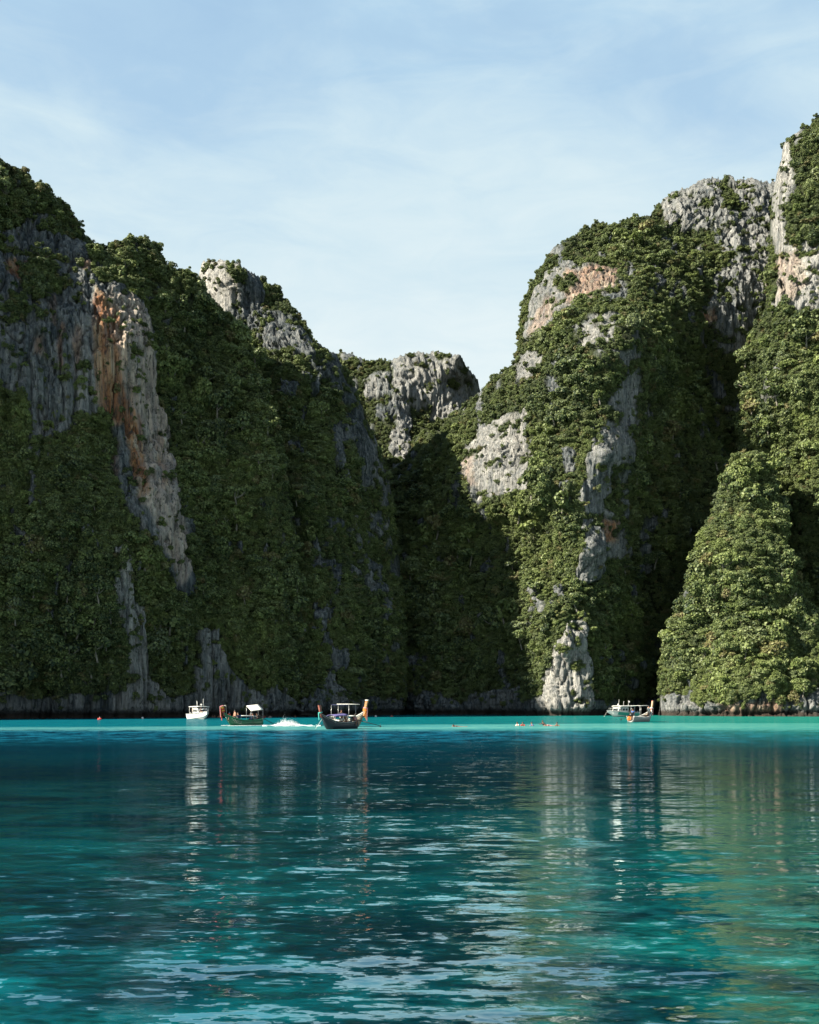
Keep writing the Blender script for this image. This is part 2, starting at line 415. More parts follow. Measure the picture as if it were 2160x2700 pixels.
crestB = [(498, 1000), (508, 800), (520, 730), (535, 687), (556, 680), (583, 679), (634, 686), (653, 706), (685, 729), (732, 752), (737, 770), (755, 789), (788, 831), (801, 854), (825, 891),
          (857, 912), (885, 930), (908, 970), (941, 1021), (964, 1090), (987, 1151), (1010, 1207), (1024, 1253), (1045, 1400), (1062, 1600), (1075, 1897)]
ctrlB = [(510, 1886, 250), (512, 740, 276), (560, 720, 270), (640, 900, 256), (620, 720, 259), (700, 800, 266), (700, 1300, 244), (800, 1886, 211), (800, 1300, 225), (800, 1000, 244), (900, 1000, 254), (930, 1200, 248), (950, 1100, 256), (1000, 1300, 256),
         (900, 1886, 219), (1000, 1886, 234), (900, 1600, 225), (1060, 1886, 250), (1040, 1500, 256)]
rockB = [[(510, 700), (560, 670), (640, 680), (690, 760), (700, 830), (690, 900), (620, 860), (560, 800)],
         [(690, 830), (760, 830), (830, 920), (880, 960), (900, 1000), (940, 1060), (980, 1180), (1010, 1260), (960, 1260), (930, 1160), (905, 1060), (860, 1000), (800, 940), (740, 960), (700, 920)],
         [(920, 1080), (960, 1110), (990, 1200), (985, 1260), (940, 1230)], [(830, 1800), (905, 1800), (920, 1893), (820, 1893)], [(735, 1340), (770, 1350), (775, 1400), (745, 1400)]]
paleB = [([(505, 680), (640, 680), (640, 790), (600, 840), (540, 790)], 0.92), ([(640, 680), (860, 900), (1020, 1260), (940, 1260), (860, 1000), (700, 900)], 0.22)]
cliff('shaded_peak', crestB, ctrlB, cols(498, 1078), 380, rockB, paleB, [], [[(595, 700), (640, 700), (650, 760), (610, 740)]], 0.28, (10, 60), (60, 0), 0.7, 21, 6,
      'second peak with a pale rock head and a dark flank left of the gap')

crestC = [(860, 1300), (880, 960), (899, 922), (931, 930), (945, 943), (973, 948), (1001, 942), (1029, 953), (1040, 947), (1061, 932), (1112, 923), (1163, 927), (1168, 934), (1214, 931), (1228, 962),
          (1261, 998), (1268, 1030), (1280, 1120), (1300, 1300)]
ctrlC = [(860, 1100, 345), (900, 930, 352), (1000, 950, 350), (1000, 1100, 335), (1060, 940, 348), (1150, 930, 350), (1150, 1110, 344), (1214, 935, 345), (1225, 1100, 343), (1245, 1000, 356), (1270, 1050, 372), (1000, 1886, 310), (1250, 1886, 320),
         (1065, 1030, 341), (1040, 1150, 330), (1065, 1240, 318), (1100, 1110, 342)]
rockC = [[(1035, 940), (1110, 925), (1165, 930), (1215, 935), (1230, 970), (1262, 1000), (1264, 1040), (1230, 1070), (1180, 1115), (1120, 1110), (1040, 1030)],
         [(895, 925), (940, 925), (950, 950), (900, 960)], [(1040, 1040), (1070, 1030), (1075, 1080), (1085, 1110), (1070, 1240), (1035, 1240), (1030, 1150)], [(960, 1000), (1030, 990), (1040, 1040), (970, 1060)], [(1000, 1060), (1040, 1060), (1040, 1110), (1000, 1110)]]
cliff('far_mesa_cliff', crestC, ctrlC, cols(860, 1302), 240, rockC, [(rockC[0], 0.72), (rockC[2], 0.7), (rockC[3], 0.62)], [], [[(1050, 925), (1100, 925), (1090, 945)], [(1150, 935), (1190, 930), (1185, 950), (1155, 950)]], 0.08, (3.5, 18), (60, 0), 0.3, 33, 4,
      'far flat topped grey cliff closing the gap between the peaks')

crestE = [(900, 1500), (940, 1300), (1000, 1245), (1060, 1200), (1110, 1130), (1160, 1120), (1190, 1090), (1233, 1050), (1272, 1016), (1311, 977), (1350, 958), (1362, 925), (1368, 880), (1374, 830), (1388, 760), (1412, 712), (1425, 690), (1439, 664), (1467, 638),
          (1512, 615), (1545, 588), (1578, 571), (1612, 576), (1690, 556), (1723, 548), (1734, 526), (1762, 503), (1801, 486), (1862, 459), (1907, 454), (1946, 458), (1985, 453), (2018, 464), (2046, 468), (2150, 480), (2320, 520)]
ctrlE = [(930, 1350, 300), (950, 1886, 262), (1050, 1210, 310), (1150, 1140, 300), (1150, 1886, 247), (1300, 1886, 246), (1100, 1600, 268), (1250, 1600, 262), (1300, 1200, 262), (1230, 1280, 266), (1390, 1200, 257), (1240, 1070, 285), (1350, 1000, 274),
         (1330, 1400, 264), (1385, 1500, 254), (1380, 1750, 244), (1420, 1300, 240), (1450, 1600, 233), (1420, 1886, 232), (1560, 1886, 232), (1500, 1700, 229), (1560, 1450, 234), (1600, 1200, 240), (1580, 950, 250), (1640, 900, 253),
         (1650, 1886, 247), (1700, 1886, 256), (1740, 1600, 267), (1740, 1300, 274), (1720, 1100, 272), (1660, 1500, 254), (1780, 1886, 262), (1400, 870, 285), (1450, 700, 300), (1500, 760, 284), (1600, 620, 305), (1570, 780, 278), (1700, 750, 285),
         (1750, 560, 315), (1900, 470, 325), (2040, 480, 325), (1900, 690, 308), (1980, 750, 305), (1900, 900, 298), (1850, 1000, 296), (1950, 1100, 300), (2050, 1300, 300), (2000, 1886, 290), (2300, 600, 320), (2300, 1886, 300)]
rockE = [[(1400, 800), (1440, 720), (1490, 690), (1560, 710), (1640, 725), (1600, 770), (1555, 800), (1490, 810), (1470, 850), (1400, 895), (1375, 885)],
         [(1350, 960), (1400, 920), (1440, 940), (1420, 1010), (1370, 1020)],
         [(1220, 1190), (1260, 1150), (1340, 1100), (1400, 1080), (1400, 1260), (1390, 1300), (1330, 1300), (1270, 1330), (1230, 1260)],
         [(1555, 845), (1620, 845), (1620, 905), (1560, 930), (1530, 960)],
         [(1600, 930), (1665, 935), (1660, 1000), (1635, 1080), (1640, 1130), (1600, 1150), (1590, 1080)],
         [(1600, 1060), (1650, 1060), (1640, 1160), (1615, 1250), (1600, 1330), (1625, 1400), (1668, 1450), (1655, 1485), (1605, 1470), (1570, 1540), (1515, 1545), (1535, 1400), (1525, 1300), (1560, 1180)],
         [(1468, 1690), (1500, 1630), (1545, 1650), (1556, 1760), (1568, 1897), (1425, 1897), (1445, 1800), (1455, 1740)],
         [(1740, 520), (1800, 480), (1862, 456), (1900, 470), (1870, 520), (1800, 570), (1750, 600)], [(1930, 460), (2046, 464), (2030, 560), (1990, 610), (1950, 560)],
         [(1870, 800), (1880, 740), (1930, 690), (2030, 640), (2040, 800), (1990, 830), (1965, 900), (1930, 945), (1880, 900), (1845, 850), (1845, 815)],
         [(1790, 500), (1850, 470), (1905, 470), (1905, 560), (1850, 620), (1800, 600)], [(1880, 560), (2030, 560), (2035, 650), (1900, 680)], [(1600, 1000), (1660, 1000), (1655, 1200), (1620, 1240), (1600, 1180)], [(1580, 770), (1640, 770), (1640, 805), (1585, 805)], [(1710, 705), (1760, 705), (1750, 760), (1715, 750)], [(1870, 600), (1930, 590), (1930, 640), (1880, 640)],
         [(1460, 960), (1500, 940), (1490, 1050), (1465, 1050)], [(1690, 1400), (1700, 1380), (1715, 1480), (1700, 1500)], [(1240, 1820), (1390, 1810), (1390, 1893), (1220, 1893)],
         [(1480, 1200), (1520, 1180), (1510, 1280), (1480, 1290)], [(1870, 980), (1890, 980), (1910, 1050), (1890, 1060)]]
paleE = [(rockE[2], 0.80), (rockE[6], 0.85), (rockE[9], 0.62), (rockE[0], 0.55), (rockE[3], 0.68), (rockE[5], 0.5), (rockE[4], 0.55), (rockE[7], 0.55), (rockE[8], 0.62), (rockE[1], 0.6), (rockE[18], 0.45), (rockE[10], 0.55), (rockE[11], 0.6), (rockE[12], 0.55)]
stainE = [([(1500, 720), (1570, 715), (1645, 725), (1600, 770), (1550, 790), (1500, 800), (1490, 760)], 0.5), ([(1395, 860), (1420, 830), (1450, 780), (1480, 790), (1440, 860), (1400, 890)], 0.3), ([(1850, 815), (1885, 810), (1885, 850), (1855, 860)], 0.85), ([(1590, 1360), (1618, 1370), (1618, 1430), (1598, 1430)], 0.9),
          ([(1225, 1200), (1260, 1180), (1265, 1290), (1235, 1280)], 0.3)]
holesE = [[(1470, 755), (1520, 740), (1500, 780)]]
cliff('right_cliff', crestE, ctrlE, cols(900, 2320), 450, rockE, paleE, stainE, holesE, 0.10, (10, 60), (60, 0), 0.75, 45, 12,
      'sunlit jungle covered limestone massif right of the gap', 0.8, 0.27)

crestF = [(1950, 1100), (1968, 925), (1990, 850), (2020, 820), (2030, 640), (2038, 520), (2046, 464), (2063, 411), (2067, 378), (2091, 346), (2129, 330), (2147, 306), (2160, 300), (2260, 240), (2500, 200)]
ctrlF = [(1960, 1000, 272), (1990, 1500, 262), (2000, 1886, 255), (2040, 700, 268), (2060, 480, 272), (2160, 310, 282), (2100, 600, 262), (2060, 760, 258), (2160, 800, 254), (2000, 900, 264), (2100, 1000, 250), (2050, 1200, 268), (2075, 1350, 268), (2160, 1300, 246), (2160, 1886, 226), (2090, 1886, 238),
         (2085, 1500, 260), (2500, 200, 280), (2500, 1886, 212)]
rockF = [[(2030, 500), (2046, 464), (2066, 376), (2085, 380), (2090, 430), (2100, 500), (2070, 560), (2090, 650), (2180, 650), (2180, 830), (2110, 830), (2080, 810), (2040, 830), (2060, 680), (2030, 600)],
         [(2030, 990), (2060, 940), (2075, 930), (2055, 1060), (2005, 1060)], [(2070, 1820), (2200, 1815), (2200, 1893), (2060, 1893)], [(2090, 340), (2120, 330), (2120, 380), (2095, 390)]]
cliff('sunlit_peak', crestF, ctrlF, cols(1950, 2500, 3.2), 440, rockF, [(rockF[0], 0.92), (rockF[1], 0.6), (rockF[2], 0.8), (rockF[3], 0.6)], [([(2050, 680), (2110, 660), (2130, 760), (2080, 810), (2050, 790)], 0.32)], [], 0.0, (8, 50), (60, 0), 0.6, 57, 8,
      'tall sunlit peak of pale rock at the right edge')

crestG = [(1738, 1893), (1740, 1790), (1751, 1710), (1773, 1640), (1795, 1580), (1823, 1510), (1840, 1450), (1862, 1390), (1890, 1340), (1905, 1280), (1923, 1247), (1940, 1200), (1975, 1187), (2024, 1197), (2045, 1300), (2065, 1430), (2080, 1470), (2120, 1600), (2200, 1720), (2320, 1893)]
ctrlG = [(1745, 1886, 230), (1780, 1700, 238), (1850, 1500, 238), (1900, 1340, 241), (1980, 1200, 240), (2030, 1260, 247), (1950, 1500, 230), (2060, 1500, 241), (1900, 1700, 226), (2050, 1750, 226), (1900, 1886, 222), (2160, 1886, 219), (2300, 1886, 222), (2120, 1650, 236)]
rockG = [[(1742, 1830), (1790, 1830), (1860, 1850), (1860, 1893), (1738, 1893)], [(2070, 1825), (2200, 1820), (2200, 1893), (2060, 1893)]]
cliff('jungle_spur', crestG, ctrlG, cols(1738, 2320), 230, rockG, [(rockG[0], 0.6), (rockG[1], 0.6)], [([(1900, 1850), (2060, 1850), (2060, 1893), (1900, 1893)], 0.5)], [], 0.05, (7, 50), (25, 0), 1.25, 69, 10,
      'pyramid shaped jungle spur rising from the water at right')

# ---------------------------------------------------------------- water
def make_water_mat():
    m, nt, b = new_mat('sea_water')
    nt.nodes.remove(b)
    geo = nt.nodes.new('ShaderNodeNewGeometry'); P = geo.outputs['Position']
    sp = nt.nodes.new('ShaderNodeSeparateXYZ'); nt.links.new(P, sp.inputs[0])
    X, Y = sp.outputs[0], sp.outputs[1]
    wob = noise_(nt, P, 0.03, 3, 0.5)
    Yw = math_(nt, 'ADD', Y, math_(nt, 'MULTIPLY', math_(nt, 'SUBTRACT', wob.outputs[0], 0.5), 14.0))
    # ruffled by wind between the boats and the cliffs, smooth in front
    ruff = maprange(nt, Yw, 62, 92, 0.0, 1.0, True)
    # slope field: two independent noise channels, crests mostly across the view
    def slopes(scale, amp_x, amp_y, detail, sx, loc):
        n = noise_(nt, P, scale, detail, 0.5, sx, 0.4, loc)
        s = nt.nodes.new('ShaderNodeSeparateColor'); nt.links.new(n.outputs['Color'], s.inputs[0])
        a = math_(nt, 'MULTIPLY', math_(nt, 'SUBTRACT', s.outputs[0], 0.5), amp_x)
        c = math_(nt, 'MULTIPLY', math_(nt, 'SUBTRACT', s.outputs[1], 0.5), amp_y)
        return a, c
    a1, c1 = slopes(2.7, 0.12, 0.62, 3.5, (0.40, 1, 1), (0, 0, 0))
    a2, c2 = slopes(8.0, 0.14, 0.52, 3.0, (0.36, 1, 1), (5, 3, 0))
    a3, c3 = slopes(0.50, 0.06, 0.20, 1.0, (0.4, 1, 1), (2, 9, 0))
    patch = maprange(nt, noise_(nt, P, 0.11, 2, 0.5, (0.6, 1, 1), 0, (3, 1, 0)).outputs[0], 0.35, 0.65, 0.45, 1.15, True)
    a4, c4 = slopes(5.0, 0.35, 0.9, 3.0, (0.5, 1, 1), (1, 7, 0))
    a5, c5 = slopes(15.0, 0.12, 0.26, 2.0, (0.45, 1, 1), (7, 1, 0))
    a1 = math_(nt, 'ADD', a1, a5); c1 = math_(nt, 'ADD', c1, c5)
    sx = math_(nt, 'ADD', math_(nt, 'ADD', a1, a3), math_(nt, 'MULTIPLY', a2, patch))
    sy = math_(nt, 'ADD', math_(nt, 'ADD', c1, c3), math_(nt, 'MULTIPLY', c2, patch))
    mid = maprange(nt, Yw, 28, 70, 0.0, 0.30, True)
    a6, c6 = slopes(1.6, 0.30, 0.9, 3.0, (0.5, 1, 1), (4, 2, 0))
    sx = math_(nt, 'ADD', sx, math_(nt, 'MULTIPLY', a4, ruff)); sy = math_(nt, 'ADD', sy, math_(nt, 'MULTIPLY', c4, ruff))
    sx = math_(nt, 'ADD', sx, math_(nt, 'MULTIPLY', a6, mid)); sy = math_(nt, 'ADD', sy, math_(nt, 'MULTIPLY', c6, mid))
    cb = nt.nodes.new('ShaderNodeCombineXYZ'); nt.links.new(sx, cb.inputs[0]); nt.links.new(sy, cb.inputs[1]); cb.inputs[2].default_value = 1
    nm = nt.nodes.new('ShaderNodeVectorMath'); nm.operation = 'NORMALIZE'; nt.links.new(cb.outputs[0], nm.inputs[0])
    # body colour of the water: deep channel, reef patches, sunlit shallows by the far cliffs painted as a pale band
    deep = (0.0003, 0.009, 0.017)
    pn = noise_(nt, P, 0.13, 5, 0.6, (0.5, 1, 1), 0.6, (8, 0, 0))
    pn2 = noise_(nt, P, 0.9, 4, 0.6, (0.5, 1, 1), 0.6, (4, 4, 0))
    pv = math_(nt, 'ADD', math_(nt, 'MULTIPLY', pn.outputs[0], 0.6), math_(nt, 'MULTIPLY', pn2.outputs[0], 0.4))
    near = mixc(nt, (0.0004, 0.020, 0.034), (0.001, 0.105, 0.128), maprange(nt, pv, 0.38, 0.62, 0, 1, True))
    near = mixc(nt, near, (0.003, 0.110, 0.085), math_(nt, 'MULTIPLY', maprange(nt, math_(nt, 'DIVIDE', X, math_(nt, 'ADD', Y, 1)), 0.02, 0.40, 0.0, 0.6), maprange(nt, pn2.outputs[0], 0.4, 0.6)))
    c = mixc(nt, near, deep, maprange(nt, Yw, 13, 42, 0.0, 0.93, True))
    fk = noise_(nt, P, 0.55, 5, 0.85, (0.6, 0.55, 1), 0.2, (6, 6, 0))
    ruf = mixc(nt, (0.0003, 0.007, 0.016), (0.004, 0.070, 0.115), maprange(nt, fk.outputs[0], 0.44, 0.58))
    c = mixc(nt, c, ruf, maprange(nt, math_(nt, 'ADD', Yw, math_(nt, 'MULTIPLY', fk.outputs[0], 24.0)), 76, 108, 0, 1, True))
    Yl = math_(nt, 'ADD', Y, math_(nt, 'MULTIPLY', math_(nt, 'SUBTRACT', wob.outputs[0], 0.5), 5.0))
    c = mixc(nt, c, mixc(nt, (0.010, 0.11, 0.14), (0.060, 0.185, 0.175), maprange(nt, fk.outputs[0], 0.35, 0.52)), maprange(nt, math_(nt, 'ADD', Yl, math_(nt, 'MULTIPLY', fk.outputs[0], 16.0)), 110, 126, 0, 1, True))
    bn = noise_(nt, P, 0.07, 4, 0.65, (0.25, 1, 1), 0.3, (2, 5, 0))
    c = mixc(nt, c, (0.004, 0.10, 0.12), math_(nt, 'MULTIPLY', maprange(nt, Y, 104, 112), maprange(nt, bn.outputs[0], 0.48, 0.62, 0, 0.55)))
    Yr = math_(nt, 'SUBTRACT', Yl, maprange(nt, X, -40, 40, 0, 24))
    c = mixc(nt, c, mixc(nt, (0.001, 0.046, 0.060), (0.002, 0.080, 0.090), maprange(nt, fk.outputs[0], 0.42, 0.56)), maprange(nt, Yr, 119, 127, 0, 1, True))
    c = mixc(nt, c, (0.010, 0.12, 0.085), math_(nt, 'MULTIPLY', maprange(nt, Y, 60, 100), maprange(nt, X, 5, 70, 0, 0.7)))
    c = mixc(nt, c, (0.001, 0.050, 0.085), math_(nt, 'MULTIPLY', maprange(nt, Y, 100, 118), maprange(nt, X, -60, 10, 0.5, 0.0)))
    df = nt.nodes.new('ShaderNodeBsdfDiffuse'); nt.links.new(c, df.inputs[0])
    gl = nt.nodes.new('ShaderNodeBsdfAnisotropic') if False else nt.nodes.new('ShaderNodeBsdfGlossy')
    nt.links.new(maprange(nt, Y, 14, 75, 0.01, 0.10), gl.inputs['Roughness']); gl.inputs[0].default_value = (0.84, 0.96, 1.0, 1)
    nt.links.new(nm.outputs[0], gl.inputs['Normal'])
    fr = nt.nodes.new('ShaderNodeFresnel'); fr.inputs[0].default_value = 1.45; nt.links.new(nm.outputs[0], fr.inputs[1])
    fac = math_(nt, 'ADD', math_(nt, 'MULTIPLY', fr.outputs[0], 2.1), 0.04, True)
    lim = maprange(nt, Yw, 18, 80, 0.80, 0.20, True)
    fac = math_(nt, 'MINIMUM', fac, lim)
    mx = nt.nodes.new('ShaderNodeMixShader'); nt.links.new(fac, mx.inputs[0]); nt.links.new(df.outputs[0], mx.inputs[1]); nt.links.new(gl.outputs[0], mx.inputs[2])
    nt.links.new(mx.outputs[0], nt.nodes['Material Output'].inputs[0])
    return m
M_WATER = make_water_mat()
def grid_mesh(name, xs, ys, zf, mat):
    X, Y = np.meshgrid(xs, ys); Z = zf(X, Y)
    nr, nc = X.shape
    idx = np.arange(nr * nc).reshape(nr, nc)
    f = np.stack([idx[:-1, :-1], idx[:-1, 1:], idx[1:, 1:], idx[1:, :-1]], -1).reshape(-1, 4)
    me = bpy.data.meshes.new(name)
    me.vertices.add(nr * nc); me.vertices.foreach_set('co', np.stack([X, Y, Z], -1).reshape(-1).astype(np.float32))
    me.loops.add(f.size); me.loops.foreach_set('vertex_index', f.reshape(-1).astype(np.int32))
    me.polygons.add(len(f)); me.polygons.foreach_set('loop_start', np.arange(0, f.size, 4, dtype=np.int32))
    me.update(calc_edges=True); me.materials.append(mat)
    for p in me.polygons: p.use_smooth = True
    o = bpy.data.objects.new(name, me); COL.objects.link(o); return o
# one sheet to the horizon
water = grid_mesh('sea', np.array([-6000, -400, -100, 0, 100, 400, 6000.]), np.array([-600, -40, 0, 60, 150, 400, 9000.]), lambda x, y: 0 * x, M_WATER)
tag(water, 'calm turquoise sea of the bay with broken reflections of cliffs and sky', kind='structure')
# ---------------------------------------------------------------- vegetation
def crown_mesh(name, kind, seed, nleaf=800, leaf=0.105):
    r = np.random.default_rng(seed)
    lobes = []
    if kind == 'umbrella':
        for i in range(8):
            a = r.uniform(0, 2 * PI); d = r.uniform(0.15, 0.72)
            lobes.append((math.cos(a) * d, math.sin(a) * d, r.uniform(0.55, 0.85) - d * 0.2, r.uniform(0.34, 0.5), 0.48))
    elif kind == 'round':
        for i in range(9):
            a = r.uniform(0, 2 * PI); d = r.uniform(0.0, 0.6); z = r.uniform(0.15, 0.95)
            lobes.append((math.cos(a) * d, math.sin(a) * d, z, r.uniform(0.32, 0.48), 0.75))
    elif kind == 'hanging':
        for i in range(10):
            a = r.uniform(0, 2 * PI); d = r.uniform(0.1, 0.5); z = r.uniform(-0.9, 0.7)
            lobes.append((math.cos(a) * d, math.sin(a) * d, z, r.uniform(0.28, 0.42), 0.8))
    else:  # ragged
        for i in range(7):
            a = r.uniform(0, 2 * PI); d = r.uniform(0.2, 0.8); z = r.uniform(0.1, 1.1)
            lobes.append((math.cos(a) * d, math.sin(a) * d, z, r.uniform(0.2, 0.38), 0.6))
    if kind == 'palm':
        vs, fs, lv = [], [], []
        for i in range(46):
            a = r.uniform(0, 2 * PI); e0 = r.uniform(-.1, 1.2); d = np.array([math.cos(a), math.sin(a), 0]); sd = np.array([-math.sin(a), math.cos(a), 0])
            base = np.array([0, 0, .45]) + d * .04; pr = None; q = base.copy(); el = e0; lval = r.uniform()
            for k in range(5):
                w_ = (.05, .10, .09, .06, .015)[k]
                cur = len(vs); vs += [q - sd * w_, q + sd * w_ + np.array([0, 0, .02])]; lv += [lval] * 2
                if pr is not None: fs.append((pr, pr + 1, cur + 1, cur))
                pr = cur; q = q + (d * math.cos(el) + np.array([0, 0, math.sin(el)])) * .24; el -= .42
        me = bpy.data.meshes.new(name); me.from_pydata([tuple(v) for v in vs], [], fs)
        a = me.attributes.new('leaf', 'FLOAT', 'POINT'); a.data.foreach_set('value', np.array(lv, np.float32)); me.materials.append(M_LEAF)
        return me
    lob = np.array(lobes)
    vs, fs, lv = [], [], []
    k = 0
    cnt = 0
    while cnt < nleaf and k < nleaf * 6:
        k += 1
        L = lob[r.integers(len(lob))]
        d = r.normal(size=3); d[2] = d[2] * 0.8 + 0.35; d /= np.linalg.norm(d)
        rad = L[3] * r.uniform(0.82, 1.1)
        p = L[:3] + d * rad * np.array([1, 1, L[4]])
        q = (p[None] - lob[:, :3]) / (lob[:, 3:4] * np.stack([np.ones(len(lob)), np.ones(len(lob)), lob[:, 4]], -1))
        if np.min(np.linalg.norm(q, axis=1)) < 0.72: continue
        nrm = d + r.normal(size=3) * 0.65 + np.array([0, 0, 0.35]); nrm /= np.linalg.norm(nrm)
        t = np.cross(nrm, r.normal(size=3)); t /= np.linalg.norm(t); bt = np.cross(nrm, t)
        s = leaf * r.uniform(0.6, 1.25); e = s * r.uniform(0.45, 0.9)
        b0 = len(vs)
        vs += [p - t * s, p - bt * e + nrm * e * .2, p + t * s, p + bt * e - nrm * e * .2]
        fs.append((b0, b0 + 1, b0 + 2, b0 + 3)); lv += [r.uniform()] * 4
        cnt += 1
    me = bpy.data.meshes.new(name); me.from_pydata([tuple(v) for v in vs], [], fs)
    a = me.attributes.new('leaf', 'FLOAT', 'POINT'); a.data.foreach_set('value', np.array(lv, np.float32))
    me.materials.append(M_LEAF)
    return me
KINDS = ['umbrella', 'umbrella', 'round', 'round', 'round', 'round', 'ragged', 'ragged', 'ragged', 'hanging', 'hanging', 'hanging', 'umbrella', 'round', 'palm', 'palm']
CROWNS = [crown_mesh('crown', k, 100 + i, *[(800, .105), (1300, .078), (600, .13)][i % 3]) for i, k in enumerate(KINDS)]
proto_col = bpy.data.collections.new('crown_shapes')
PROTOS = []
for i, me in enumerate(CROWNS):
    o = bpy.data.objects.new('crown_shape_%02d' % i, me); proto_col.objects.link(o); PROTOS.append(o)

def scatter_nodes():
    ng = bpy.data.node_groups.new('scatter', 'GeometryNodeTree')
    ng.interface.new_socket('Geometry', in_out='INPUT', socket_type='NodeSocketGeometry')
    ng.interface.new_socket('Geometry', in_out='OUTPUT', socket_type='NodeSocketGeometry')
    gi = ng.nodes.new('NodeGroupInput'); go = ng.nodes.new('NodeGroupOutput')
    ci = ng.nodes.new('GeometryNodeCollectionInfo'); ci.inputs[0].default_value = proto_col
    ci.inputs['Separate Children'].default_value = True; ci.inputs['Reset Children'].default_value = True
    ip = ng.nodes.new('GeometryNodeInstanceOnPoints'); ip.inputs['Pick Instance'].default_value = True
    def na(nm, t):
        n = ng.nodes.new('GeometryNodeInputNamedAttribute'); n.data_type = t; n.inputs[0].default_value = nm; return n.outputs[0]
    er = ng.nodes.new('FunctionNodeEulerToRotation')
    ng.links.new(gi.outputs[0], ip.inputs['Points'])
    ng.links.new(ci.outputs[0], ip.inputs['Instance'])
    ng.links.new(na('idx', 'INT'), ip.inputs['Instance Index'])
    ng.links.new(na('rot', 'FLOAT_VECTOR'), er.inputs[0]); ng.links.new(er.outputs[0], ip.inputs['Rotation'])
    ng.links.new(na('sc', 'FLOAT_VECTOR'), ip.inputs['Scale'])
    ng.links.new(ip.outputs[0], go.inputs[0])
    return ng
NG = scatter_nodes()
def scatter(name, pts, rot, sc, idx, label, cat):
    me = bpy.data.meshes.new(name); n = len(pts)
    me.vertices.add(n); me.vertices.foreach_set('co', np.array(pts, np.float32).reshape(-1))
    for nm, a in (('rot', rot), ('sc', sc)):
        t = me.attributes.new(nm, 'FLOAT_VECTOR', 'POINT'); t.data.foreach_set('vector', np.array(a, np.float32).reshape(-1))
    t = me.attributes.new('idx', 'INT', 'POINT'); t.data.foreach_set('value', np.array(idx, np.int32))
    me.update()
    o = bpy.data.objects.new(name, me); COL.objects.link(o)
    md = o.modifiers.new('scatter', 'NODES'); md.node_group = NG
    return tag(o, label, cat, kind='stuff')

def sample(L, n, r):
    """random surface points, uniform over the face as seen from the bay"""
    x = r.uniform(max(L.px[0], -420), min(L.px[-1], 2400), n * 2)
    y = r.uniform(min(L.cy), 1890, n * 2)
    ci = np.clip(np.searchsorted(L.px, x), 0, len(L.px) - 1)
    v = (L.base[ci] - y) / (L.base[ci] - L.cy[ci])
    ok = (v > 0.01) & (v <= 1.0)
    ci, v, x, y = ci[ok], v[ok], x[ok], y[ok]
    ri = np.clip((v * (L.nrow - 1)).astype(int), 0, L.nrow - 1)
    return ri, ci, x, y

